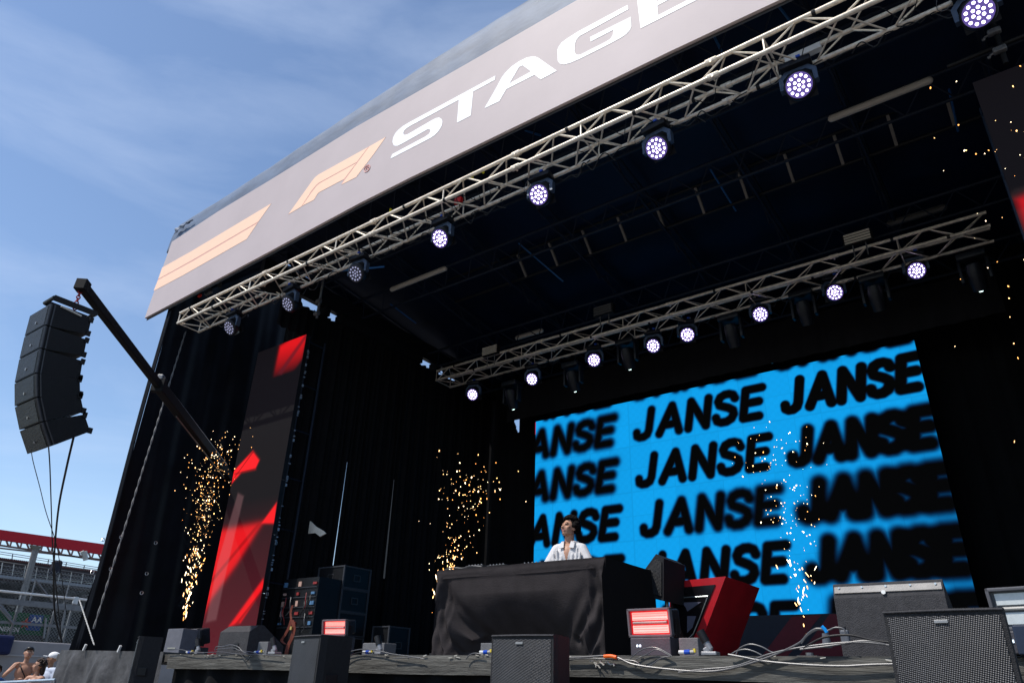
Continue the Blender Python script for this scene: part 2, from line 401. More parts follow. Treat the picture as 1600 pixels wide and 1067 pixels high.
# pieces that close the upper and lower part of the slits
for (y, z0, z1) in ((9.356, EYE+.435*9.36, zt), (9.356, DK, EYE+.215*9.36), (10.754, EYE+.374*10.75, zt), (10.754, DK, EYE+.18*10.75)):
    o = MB().grid(lambda u, v: (EX-.06+.012*math.sin(v*30), y-.09+.18*u, z0+(z1-z0)*v), 3, 20).build('curtain_strip', black_cloth, None)
    top = z1 == zt
    tag(o, ('upper' if top else 'lower')+' black cloth strip closing the '+('first' if y < 10 else 'second')+' bright slit in the left curtains', 'curtain strip')
# back curtain with a torn corner at its upper left
def holes(u, v):
    x = -11.4+13.4*u; z = DK+(EYE+8-DK)*v
    a = P(803, 646, 14.05); b2 = P(812, 676, 14.05)
    return a.x < x < b2.x and b2.z < z < a.z and (x-a.x)/(b2.x-a.x) > (a.z-z)/(a.z-b2.z)-.25
curtain('back_curtain', (-11.4, 14.05, 0), (2.0, 14.05, 0), DK, EYE+8, 'wide black back curtain behind the blue video wall, a small tear at its upper left', nu=520, nv=160, waves=36, skip=holes, amp=.04)
curtain('stage_curtain', (1.75, 8.2, 0), (1.75, 14.0, 0), DK, EYE+7.6, 'black stage curtain closing the right side of the stage behind the right dark panel', nu=150)
va = curtain('valance', (-9.9, 12.9, 0), (.3, 12.9, 0), EYE+5.72, EYE+6.55, None, amp=.02, waves=25, nu=240, nv=4, m=mat('valance_cloth', (.0045,.0042,.006), .9, var=.3))
tag(va, 'dark cloth valance hung above the blue video wall', 'valance')

# ================================================================== FASCIA BANNER
YB = 6.35
fb = thing('banner', 'long mauve grey roof banner with peach emblem and white STAGE lettering', 'banner', (SC, YB, EYE+7.3))
bot = [(226,497),(400.7,403.9),(560,318.4),(640,278),(900,152),(1048.7,79.7),(1218.7,0)]
top = [(902.6,0),(731,99),(553.6,200),(423,281),(340,331),(268.5,378)]
poly = [P(*p, YB) for p in bot]; poly[3].z += .0
poly += [Vector((5.4, YB, EYE+1.15*YB)), Vector((5.3, YB, EYE+1.45*YB)), Vector((2, YB, EYE+1.465*YB))] + [P(*p, YB) for p in top]
MB().prism(poly, (0, .05, 0)).build('panel', banner_m, fb)
lip = MB(); bb = [P(*p, YB) for p in bot]+[Vector((5.4, YB, EYE+1.15*YB))]
for a, b2 in zip(bb, bb[1:]): lip.add([a+Vector((0,.052,-.05)), b2+Vector((0,.052,-.05)), b2+Vector((0,.11,.02)), a+Vector((0,.11,.02)), a+Vector((0,.052,.02)), b2+Vector((0,.052,.02))], [(0,1,2,3), (0,4,5,1)])
lip.build('bottom_rail', edge_m, fb)
def mark(name, m, pts, x0, y0, s, hole=None, d=.004, th=.003):
    MB().prism([P(*p, YB-d) for p in crop(pts, x0, y0, s)], (0, th, 0), [P(*p, YB-d) for p in crop(hole, x0, y0, s)] if hole else None).build(name, m, fb)
st_pts = [(85,865),(78,840),(85,800),(105,760),(135,728),(175,695),(230,662),(1032,229),(1026,268),(825,376),(803,598),(676,664),(693,452),(250,690),(205,718),(185,740),(178,762),(184,776),(200,777),(220,770),(440,642),(480,622),(510,616),(535,632),(541,655),(533,695),(505,742),(470,778),(430,806),(60,997),(76,955),(385,790),(415,768),(430,745),(430,732),(420,726),(400,727),(160,862),(125,878),(98,879)]
mark('letter', white_m, st_pts, 600, 80, 5.927)
a_pts = [(930,530),(1015,385),(1095,238),(1125,200),(1180,145),(1250,97),(1320,62),(1370,52),(1400,53),(1430,65),(1600,184),(1452,264),(1394,221),(1132,354),(1068,465)]
mark('letter', white_m, a_pts, 600, 80, 5.927, [(1252,146),(1285,134),(1362,190),(1162,301)])
g_pts = [(803,52),(810,92),(400,318),(345,348),(312,382),(298,420),(293,500),(305,524),(325,531),(350,528),(600,402),(640,375),(660,345),(668,300),(662,291),(450,402),(443,360),(835,165),(838,258),(825,292),(790,330),(740,365),(600,440),(350,565),(250,608),(190,622),(150,613),(132,585),(130,480),(142,450),(170,412),(230,368),(330,305)]
mark('letter', white_m, g_pts, 850, 0, 6.154)
e_pts = [(930,275),(903,60),(897,0),(897,-45),(905,-72),(1450,-370),(1456,-325),(1080,-120),(1085,17),(1400,-150),(1404,-112),(1089,56),(1097,150),(1470,-43),(1480,-4)]
mark('letter', white_m, e_pts, 850, 0, 6.154)
c3 = (430, 200, 7.116)
mark('emblem', peach_m, [(145,962),(410,590),(440,553),(480,520),(1035,213),(908,380),(520,592),(484,612),(456,636),(400,705),(290,876)], *c3)
mark('emblem', peach_m, [(302,866),(404,718),(462,645),(490,622),(522,602),(900,395),(765,570),(490,715),(470,735),(430,800)], *c3)
mark('emblem', peach_m, [(1048,206),(1228,103),(1100,285),(900,548),(735,632)], *c3)
mark('emblem_line', peachline_m, [(290,876),(400,705),(456,636),(484,612),(520,592),(908,380),(1035,213),(1048,206),(735,632),(765,570),(900,395),(522,602),(490,622),(462,645),(404,718),(302,866)], *c3, d=.002, th=.0015)
c4 = (220, 310, 5.614)
mark('stripe', peach_m, [(188,607),(440,466),(1145,45),(1033,203),(460,537),(152,708)], *c4)
mark('stripe', peach_m, [(149,718),(463,547),(1022,220),(928,358),(375,672),(112,812)], *c4)
mark('emblem_line', peachline_m, [(152,708),(460,537),(1033,203),(1022,220),(463,547),(149,718)], *c4, d=.002, th=.0015)
rg = MB(); cx, cy = 573.4, 263.5
rg.path([P(cx+4.6*math.cos(t)-1.2*math.sin(t), cy+5.4*math.sin(t)-1.4*math.cos(t), YB-.006) for t in np.linspace(0, 6.28, 20)], .006, 5, smooth=False)
for a, b2 in (((571,267),(572.2,260.4)), ((572.2,260.4),(575.4,259)), ((575.4,259),(575.8,261.6)), ((575.8,261.6),(572,263.8)), ((573.2,263.2),(575.4,265.3))): rg.tube(P(*a, YB-.008), P(*b2, YB-.008), .006, 5)
rg.build('registered_mark', mat('mark_pink', (.85,.42,.36), .5), fb)

# ================================================================== TRUSSES AND LAMPS
def truss(label, x0, x1, Y, z, h, d, m, bay=.5, rc=.026, rb=.011, group='horizontal lighting trusses'):
    t = thing('lighting_truss', label, 'truss', ((x0+x1)/2, Y+d/2, z-h/2), group)
    C = [(Y, z), (Y, z-h), (Y+d, z), (Y+d, z-h)]
    for (y, zz) in C:
        b = MB(); b.tube((x0, y, zz), (x1, y, zz), rc, 12)
        b.build('chord', m, t, smooth=True)
    k = max(2, int(round((x1-x0)/bay)))
    def lat(c0, c1, ph):
        b = MB()
        for i in range(k):
            xa = x0+(x1-x0)*i/k; xb = x0+(x1-x0)*(i+1)/k
            p, q = (c0, c1) if (i+ph) % 2 else (c1, c0)
            b.tube((xa+.03, *p), (xb-.03, *q), rb, 6)
        for i in range(0, k+1, 6):
            xa = x0+(x1-x0)*i/k; b.tube((xa, *c0), (xa, *c1), rb, 6)
        b.build('lacing', m, t)
    lat(C[0], C[1], 0); lat(C[2], C[3], 1); lat(C[0], C[2], 0); lat(C[1], C[3], 1)
    # couplers where sections join
    for x in np.arange(x0+3.0, x1, 3.0):
        for (y, zz) in C:
            b = MB(); b.tube((x-.07, y, zz), (x+.07, y, zz), rc*1.35, 10); b.box((x, y, zz-.02), (.02, .09, .05)); b.build('coupler', m, t)
    # black tape rings
    for i in range(int((x1-x0)/.8)):
        b = MB()
        x = x0+.4+i*.8+random.uniform(-.15, .15); y, zz = C[i % 4]
        b.tube((x-.022, y, zz), (x+.022, y, zz), rc+.005, 10); b.build('tape_ring', blackm, t)
    return t
YT = 6.5
ZT = EYE+1.083*YT
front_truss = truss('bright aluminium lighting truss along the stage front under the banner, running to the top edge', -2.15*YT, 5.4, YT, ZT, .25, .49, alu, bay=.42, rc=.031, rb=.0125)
# cables wound along the front truss
for k in range(34):
    x = -13.6+k*.54+random.uniform(-.3, .3); y = YT+.49; z = ZT-.25
    pts = [(x+i*.12, y+random.uniform(-.05, .04), z-.02-abs(math.sin(i*1.1+k))*random.choice((.02, .06, .16))) for i in range(7)]
    MB().path(pts, .0085, 5).build('cable', cable_b, front_truss)
for k in range(22):
    x = random.uniform(-13.5, 1); pts = [(x+i*.13, YT+.25+.2*math.sin(i*1.3+k), ZT-.22+random.uniform(-.02, .05)) for i in range(9)]
    MB().path(pts, .006, 5).build('cable', cable_b, front_truss)
for (px, py) in ((610, 332), (755, 268), (738, 276)):
    MB().box(P(px, py, YT+.2)+Vector((0,0,.02)), (.03, .03, .11)).build('yellow_tape', mat('yellow_tape', (.7,.6,.02), .5), front_truss)
p = P(716, 314, YT+.3)
MB().box(p, (.16, .07, .10), bev=.02).build('socket_box', mat('red_socket', (.5,.01,.01), .4), front_truss)
p = P(1255, 85, YT+.42)
b = MB(); b.box(p, (.42, .09, .09), bev=.01)
b.build('socket_strip', mat('socket_white', (.6,.6,.6), .5), front_truss)
YK = 11.3
ZK = EYE+.592*YK
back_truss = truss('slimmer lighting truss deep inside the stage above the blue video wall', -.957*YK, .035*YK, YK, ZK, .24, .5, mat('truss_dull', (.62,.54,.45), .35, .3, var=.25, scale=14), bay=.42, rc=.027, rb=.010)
for k in range(16):
    x = -10.4+k*.65+random.uniform(-.2, .2)
    pts = [(x+i*.1, YK+.5+random.uniform(-.05, .04), ZK-.26-abs(math.sin(i*1.1+k))*random.choice((.02, .05, .1))) for i in range(7)]
    MB().path(pts, .007, 5).build('cable', cable_b, back_truss)
# wash moving light, built hanging: origin at its clamp
def wash(name, label, loc, group, lens, plate, tilt, s=1.0, yaw=0):
    t = thing(name, label, 'stage light', loc, group, rot=(0, 0, yaw))
    b = MB(); b.box((0, 0, -.10*s), (.36*s, .22*s, .085*s), bev=.015); b.build('base', housing, t, True, True)
    for q_ in (-1, 1): MB().box((q_*.09*s, 0, -.03*s), (.03, .05, .09)).build('clamp', alu_dk, t, True)
    b = MB(); b.box((.05*s, -.10*s, -.045*s), (.05, .04, .03)); b.build('power_plug', mat('blue_plug', (.02,.08,.45), .4), t, True)
    hc = Vector((0, 0, -.40*s))
    y_ = MB()
    outer = [(-.215,-.42),(-.215,-.24),(-.13,-.15),(.13,-.15),(.215,-.24),(.215,-.42),(.165,-.42),(.165,-.27),(.10,-.205),(-.10,-.205),(-.165,-.27),(-.165,-.42)]
    y_.prism([(a*s, -.04*s, b2*s) for a, b2 in outer], (0, .08*s, 0)); y_.build('yoke', yoke_m, t, True)
    rot = Matrix.Rotation(tilt, 3, 'X')                     # face looks along -Y, tilted down
    prof = [(.165, .0), (.175, -.02), (.175, -.07), (.155, -.16), (.115, -.215), (.05, -.235)]
    h = MB(); n = 28; vs = []; fs = []
    prof2 = [(.150, .008)]+prof
    for (r, d) in prof2: vs += [Vector((math.cos(2*math.pi*i/n)*r*s, -.06*s-d*s, math.sin(2*math.pi*i/n)*r*s)) for i in range(n)]
    for k in range(len(prof2)-1): fs += [(k*n+i, k*n+(i+1) % n, (k+1)*n+(i+1) % n, (k+1)*n+i) for i in range(n)]
    fs += [tuple(range(n)), tuple(range((len(prof2)-1)*n, len(prof2)*n))]
    h.add([rot @ v + hc for v in vs], fs)
    for k in range(5): h.box(rot @ Vector((0, .10*s+.018*k*s, .0))+hc, (.33*s-.03*k*s, .006, .33*s-.03*k*s), rot)
    hd = h.build('head', housing, t, True, True)
    pl = MB(); pl.tube(rot @ Vector((0, -.066*s, 0))+hc, rot @ Vector((0, -.072*s, 0))+hc, .148*s, 28); pl.build('face_plate', plate, hd, True)
    pts = [(0, 0)]+[(.054*math.cos(a), .054*math.sin(a)) for a in np.arange(6)*math.pi/3+.3]+[(.112*math.cos(a), .112*math.sin(a)) for a in np.arange(12)*math.pi/6+.1]
    ln = MB()
    for (a, c) in pts: ln.tube(rot @ Vector((a*s, -.073*s, c*s))+hc, rot @ Vector((a*s, -.080*s, c*s))+hc, .0175*s, 10, r2=.014*s)
    ln.build('lens_array', lens, hd, True)
    return t
fl = [(360,515),(451,472),(559,425),(690,368),(845,305),(1026,226),(1250,137),(1530,22)]
desc = ['leftmost purple-white stage light hanging from the left end of the front truss', 'second stage light from the left under the front truss, beside the short roof slot',
        'third stage light from the left under the front truss', 'fourth front stage light, above the left fluorescent tube', 'fifth front stage light, its round face lit beside the red socket box side',
        'sixth front stage light from the left, glowing lilac', 'seventh front stage light, glowing brightest next to the white socket strip', 'rightmost front stage light at the top right corner with a broad blue yoke']
desc[4] = 'fifth front stage light from the left, with its round face fully lit'
YL = YT+.42
zl = EYE+.937*(YL-.04)+.42
protoA = None
for i, (px, py) in enumerate(fl):
    v = ray(px, py); X = v[0]/v[1]*(YL-.02); loc = (X, YL, zl)
    dimm = i < 3
    if i in (0, 3): proto = wash('wash_light', desc[i], loc, 'stage lights along the front truss', lens_dim if dimm else lens_on, lens_plate_dim if dimm else lens_ring, R_(38), 1.0); protoA = proto
    else: dup(protoA, loc, desc[i], rot=(R_([0,3,-2,0,-4,3,-2,4][i]), 0, R_([0,-4,5,0,4,-5,3,-6][i])))
    # safety wire
    b = MB(); q = Vector(loc); b.path([q+Vector((-.14,0,-.08)), q+Vector((-.24,-.02,-.22)), q+Vector((-.32,0,-.16)), q+Vector((-.30,.03,0.02))], .004, 5)
    o = b.build('safety_wire', alu_dk, None); tag(o, 'thin looped safety wire of the '+['first','second','third','fourth','fifth','sixth','seventh','eighth'][i]+' light from the left on the front truss', 'wire', 'safety wires on the front truss')
bl = [(740,614),(832,589),(929,561),(1021,537),(1074,522),(1188,488),(1303,456),(1431,419)]
ords = ['first','second','third','fourth','fifth','sixth','seventh','eighth']
YQ = YK+.5; zq = EYE+.528*YQ+.38
pB = None
for i, (px, py) in enumerate(bl):
    v = ray(px, py); loc = (v[0]/v[1]*(YQ), YQ, EYE+v[2]/v[1]*(YQ-.06)+.36)
    lab = ords[i]+' glowing violet light from the left on the back truss'
    if pB is None: pB = wash('wash_light', lab, loc, 'stage lights along the back truss', lens_on, lens_ring, R_(28), .9, yaw=R_(14))
    else: dup(pB, loc, lab, rot=(R_([0,4,-3,3,-4,2,-3,4][i]), 0, R_(14+[0,-6,5,-3,7,-5,4,-6][i])))
# profile moving heads, dark
def moving_head(label, lens_px, lit, first=[None, None]):
    p = P(*lens_px, YQ-.05); loc = (p.x, YQ+.05, p.z+.62)
    k = 1 if lit else 0
    if first[k]: return dup(first[k], loc, label)
    t = thing('moving_head', label, 'moving head', loc, 'dark moving heads on the back truss')
    b = MB(); b.box((0, 0, -.06), (.40, .34, .11), bev=.02); b.build('base', housing, t, True, True)
    for s in (-1, 1):
        b = MB(); b.box((s*.19, 0, -.29), (.05, .14, .38), bev=.02); b.build('yoke_arm', housing, t, True, True)
    rt = Matrix.Rotation(R_(25), 3, 'X')
    b = MB(); n = 16
    prof = [(.02, .22), (.10, .20), (.125, .1), (.125, -.05), (.105, -.17), (.10, -.24)]
    vs = []; fs = []
    for (r, z) in prof: vs += [rt @ Vector((math.cos(6.2832*i/n)*r, math.sin(6.2832*i/n)*r*1.05, z))+Vector((0, 0, -.38)) for i in range(n)]
    for q in range(len(prof)-1): fs += [(q*n+i, q*n+(i+1) % n, (q+1)*n+(i+1) % n, (q+1)*n+i) for i in range(n)]
    b.add(vs, fs); hd = b.build('head', housing, t, True, True)
    b = MB(); b.tube(rt @ Vector((0, 0, -.235))+Vector((0, 0, -.38)), rt @ Vector((0, 0, -.245))+Vector((0, 0, -.38)), .095, 20); b.build('lens', glass_lens, hd, True)
    if lit:
        b = MB(); b.ball(rt @ Vector((0, -.03, -.247))+Vector((0, 0, -.38)), (.030, .030, .012), 10, 6, rt); b.build('glowing_core', spot_lens, hd, True)
    first[k] = t; return t
moving_head('dark moving head with a small bright lens between the first and second violet back lights', (795, 636), True)
moving_head('dark moving head with a small bright lens between the second and third violet back lights', (892, 608), True)
moving_head('dark moving head with a pale glowing lens between the third and fourth violet back lights', (978, 573), True)
moving_head('unlit moving head between the fifth and sixth violet back lights', (1143, 538), False)
moving_head('unlit moving head between the sixth and seventh violet back lights', (1258, 503), False)
moving_head('unlit moving head between the seventh and eighth violet back lights', (1372, 480), False)
moving_head('dark moving head with a bright lens right of all the violet back lights', (1531, 448), True)

# fluorescent batten tubes under the roof
diff = mat('tube_diffuser', (.55,.50,.42), .35, var=.15, scale=3, stretch=(1,8,8))
diff2 = mat('tube_diffuser_dim', (.10,.095,.085), .4)
def batten(label, a, b2, Y, m):
    A = P(*a, Y); B = P(*b2, Y); B.z = A.z = (A.z+B.z)/2
    t = thing('tube_light', label, 'tube light', (A+B)/2, 'unlit tube lights under the roof')
    b = MB(); b.box((A+B)/2+Vector((0, .02, .05)), ((B-A).length, .07, .04), bev=.008); b.build('tray', alu_dk, t)
    b = MB(); b.tube(A, B, .052, 12); b.ball(A, .052); b.ball(B, .052); b.build('diffuser', m, t, smooth=True)
batten('cream tube light under the roof above the left part of the stage', (613,450), (695,422), 8.9, diff)
batten('long cream tube light under the roof at the upper right', (1299,184), (1452,128), 8.9, diff)
batten('dull tube light under the roof just above the right end of the back truss', (1390,352), (1475,323), 11.9, diff2)
batten('short tube light above the left part of the back truss', (808,528), (846,517), 11.9, diff)
# louvred flood fixtures above the back truss
def flood(label, c, Y, m):
    p = P(*c, Y); t = thing('flood_light', label, 'flood light', p, 'louvred flood lights above the back truss')
    b = MB(); b.box((0, .05, .04), (.46, .10, .20), bev=.01); b.build('housing', blackm, t, True)
    b = MB()
    for k in range(4): b.box((0, -.012, -.03+.05*k), (.40, .02, .028), Matrix.Rotation(.3, 3, 'X'))
    b.build('louvre', m, t, True)
    for q_ in (-.1, .1): MB().tube((q_, .06, -.3), (q_, .06, -.05), .012).build('bracket', alu_dk, t, True)
flood('cream louvred flood light above the left end of the back truss', (765, 550), 11.2, diff)
flood('dark louvred flood light above the middle of the back truss', (942, 487), 11.2, mat('louvre_dark', (.05,.05,.055), .4))
flood('pale louvred flood light above the right part of the back truss', (1340, 374), 11.2, diff)
p = P(1457, 292, 12.2); o = MB().box(p, (.09, .02, .15), bev=.004).build('yellow_sign', mat('yellow_green', (.30,.36,.02), .5)); tag(o, 'small yellow green tag hanging in the dark under the roof at right', 'tag')
# black flood lights on top of the front truss, left end
t = thing('flood_light', 'black flood light and fittings on top of the left end of the front truss', 'flood light', P(330, 452, YT))
b = MB(); b.tube(P(318,455,YT), P(330,450,YT+.1), .07, 12); b.build('lamp_body', housing, t, smooth=True)
b = MB(); b.box(P(343,442,YT+.1), (.16, .04, .20), Matrix.Rotation(R_(30), 3, 'Y') @ Matrix.Rotation(R_(25), 3, 'X'), bev=.01); b.build('barn_door', blackm, t)
b = MB(); b.box(P(312,462,YT), (.09, .05, .06), bev=.01); b.build('red_cap', mat('red_cap', (.5,.02,.01), .4), t)
b = MB(); b.box(P(326,458,YT+.1), (.24, .06, .05), bev=.01); b.build('bracket', alu_dk, t)
# hanging scaffold pipe with clamps (left) and the pipe at the top right
t = thing('scaffold_pipe', 'dark hanging scaffold pipe with couplers in front of the short roof slot', 'pipe', P(500, 440, 8.0))
MB().tube(P(507,428,7.7), P(495,497,7.7), .028, 10).build('tube', alu_dk, t, smooth=True)
for q in ((498,471),(495,490)): MB().box(P(*q, 7.68), (.13, .08, .08), bev=.015).build('coupler', alu_dk, t)
t = thing('scaffold_pipe', 'dark scaffold pipe with worn couplers below the top right stage light', 'pipe', P(1560, 60, 7.6))
MB().tube(P(1552,38,7.6), P(1572,100,7.6), .028, 10).build('tube', blackm, t, smooth=True)
MB().tube(P(1480,105,7.7), P(1620,48,7.7), .026, 10).build('cross_tube', blackm, t, smooth=True)
for q in ((1553,50),(1562,78)):
    p = P(*q, 7.56); b = MB(); b.box(p, (.13, .07, .07), bev=.015); b.tube(p, p+Vector((-.1, 0, -.03)), .012); b.ball(p+Vector((-.11, 0, -.05)), .02); b.build('coupler', alu_dk, t)

# ================================================================== VIDEO WALLS
def seg_dist(px, pz, a, b):
    ax, az = a; bx, bz = b; dx, dz = bx-ax, bz-az; L2 = dx*dx+dz*dz+1e-12
    t = np.clip(((px-ax)*dx+(pz-az)*dz)/L2, 0, 1)
    return np.hypot(px-ax-t*dx, pz-az-t*dz)
GL = {
 'J': (.50, [[(0,.20),(.03,.06),(.13,0),(.27,0),(.38,.07),(.42,.22),(.42,1)]]),
 'A': (.66, [[(0,0),(.33,1),(.66,0)], [(.12,.30),(.54,.30)]]),
 'N': (.56, [[(0,0),(0,1),(.56,0),(.56,1)]]),
 'S': (.54, [[(.53,.80),(.46,.94),(.33,1),(.20,1),(.07,.93),(.02,.78),(.08,.63),(.22,.56),(.36,.49),(.50,.38),(.54,.23),(.48,.08),(.34,0),(.18,0),(.05,.07),(0,.20)]]),
 'E': (.48, [[(.48,1),(0,1),(0,0),(.46,0)], [(0,.52),(.42,.52)]]),
}
def wall_grid(name, parent, x0, x1, z0, z1, Y, nx, nz, fn, m, thick=0):
    xs = np.linspace(x0, x1, nx+1); zs = np.linspace(z0, z1, nz+1)
    XX, ZZ = np.meshgrid(xs, zs)
    v = np.stack([XX.ravel(), np.full(XX.size, Y), ZZ.ravel()], 1)-np.array(ORG[parent.name])
    i, j = np.meshgrid(np.arange(nx), np.arange(nz)); a = (j*(nx+1)+i).ravel()
    f = np.stack([a, a+1, a+nx+2, a+nx+1], 1)
    me = bpy.data.meshes.new(name); me.from_pydata(v.tolist(), [], f.tolist())
    colr = fn(XX, ZZ); at = me.attributes.new('picture', 'FLOAT_COLOR', 'POINT')
    at.data.foreach_set('color', np.concatenate([colr.reshape(-1, 3), np.ones((XX.size, 1))], 1).astype(np.float32).ravel())
    me.materials.append(m); o = bpy.data.objects.new(name, me); COL.objects.link(o); o.parent = parent; return o
YS = 13.4
sx0, sx1, sz0, sz1 = -.700*YS, -.0838*YS, EYE+.093*YS, EYE+.4317*YS
SW, SH = sx1-sx0, sz1-sz0
vw = thing('video_wall', 'large blue video wall showing rows of blurred black JANSE lettering', 'video wall', ((sx0+sx1)/2, YS, sz0))
def rows(XX, ZZ):
    U = (XX-sx0); V = (ZZ-sz0)
    dark = np.zeros_like(U)
    # (left x as fraction, bottom as fraction, width fraction, blur left, blur right) for each word
    W = []
    pit = .2253
    blur = {(0,0):(.11,.14),(0,1):(.055,.03),(0,2):(.028,.05), (1,0):(.12,.12),(1,1):(.045,.035),(1,2):(.09,.16),
            (2,0):(.05,.06),(2,1):(.05,.15),(2,2):(.18,.24), (3,0):(.07,.06),(3,1):(.03,.06),(3,2):(.16,.24),
            (4,0):(.08,.08),(4,1):(.05,.05),(4,2):(.2,.22), (-1,0):(.09,.09),(-1,1):(.09,.09),(-1,2):(.10,.10)}
    for r in range(-1, 5):
        for c in range(3):
            W.append(((-.098, .311, .697)[c]+(.006 if r > 1 else 0), .787-pit*r-(.018 if r < 0 else 0), (.385, .380, .330)[c], *blur[(r, c)]))
    for (u0, v0, wd, b0, b1) in W:
        h = .168*SH; hw = .093; tw = wd*SW
        adv = sum(GL[k][0] for k in 'JANSE')+.30*4+.2
        sc = (h-2*hw); gx = (tw-2*hw-.2*sc)/adv
        x = u0*SW+hw; zb = v0*SH+hw
        for ch in 'JANSE':
            cw, strokes = GL[ch]
            bl_ = b0+(b1-b0)*((x-u0*SW)/tw)
            reach = (U > x-.9) & (U < x+cw*gx+1.1) & (V > zb-.7) & (V < zb+sc+.7)
            if reach.any():
                uu, vv = U[reach], V[reach]; dm = np.full(uu.shape, 9.)
                acc = np.zeros(uu.shape)
                for s_ in strokes:
                    q = [(x+a*gx+.20*b2*sc, zb+b2*sc) for a, b2 in s_]
                    for a, b2 in zip(q, q[1:]):
                        dd = seg_dist(uu, vv, a, b2); dm = np.minimum(dm, dd)
                hot = u0 > .5
                hw2 = hw*.90+bl_*(.50 if hot else .36)
                k = 1/(1+np.exp(np.clip((dm-hw2)/(bl_*(.13 if hot else .17)+.002), -50, 50)))
                dark[reach] = 1-(1-dark[reach])*(1-k)
            x += (cw+.30)*gx
    dark = np.clip(dark*1.03, 0, 1)
    # module seams and a faint panel to panel difference
    rs = np.random.RandomState(3); pan = rs.uniform(.95, 1.03, (40, 40))
    pi = pan[np.clip((V/.5).astype(int), 0, 39), np.clip((U/.5).astype(int), 0, 39)]
    blue = np.array([.004, .335, .80]); deep = np.array([0, .03, .30])
    t = (1-dark)[..., None]
    colr = t**1.35*blue*pi[..., None] + (t*(1-t))*deep*.7
    seam = 1-.10*((np.abs(U % .5-.25) > .241) | (np.abs(V % .5-.25) > .241))[..., None]
    colr = (t**1.35*blue*pi[..., None] + (t*(1-t))*deep*.7)*seam
    tile = (((U*12).astype(int)+(V*12).astype(int)) % 2)[..., None]*.03
    return colr*(1-tile)+.0008
wall_grid('screen', vw, sx0, sx1, sz0, sz1, YS-.005, 520, 286, rows, video('blue_wall', .88))
MB().box(((sx0+sx1)/2, YS+.06, (sz0+sz1)/2), (SW-.002, .12, SH-.002)).build('frame', blackm, vw)
b = MB(); b.box((sx0-.012, YS-.0, sz1-.17), (.012, .03, .30)); b.build('red_pixel_strip', mat('red_pixels', (.1,0,0), .5, emit=(1,0,.02), estr=.25), vw)
for px, py in ((872,637),(948,620),(1001,606),(1124,569),(1206,563),(1298,541)):
    p = P(px, py, 13.2); MB().box(p, (.03, .03, .12)).build('rigging_shackle', mat('shackle', (.3,.28,.25), .4, .8), vw)
# plinth under the wall
pl = thing('screen_plinth', 'navy boards with slanted dark red panels below the blue video wall', 'plinth', ((sx0+sx1)/2, 13.3, DK))
MB().box(((sx0+sx1)/2+.3, 13.34, (DK+sz0)/2-.004), (SW+.9, .06, sz0-DK)).build('navy_board', navy_board, pl)
YPn = 13.305
for pts in ([(1237,963),(1284,959.6),(1226,1030),(1186,1030)], [(1296,959),(1330,957),(1340,1030),(1244,1030)], [(1488,948.5),(1499,948),(1493,955)], [(560+330,985),(560+380,983),(930,1030),(840,1030)]):
    q = [P(*p, YPn) for p in pts]
    for v in q: v.z = min(max(v.z, DK+.004), sz0-.01)
    MB().prism(q, (0, .004, 0)).build('red_panel', red_dark, pl)

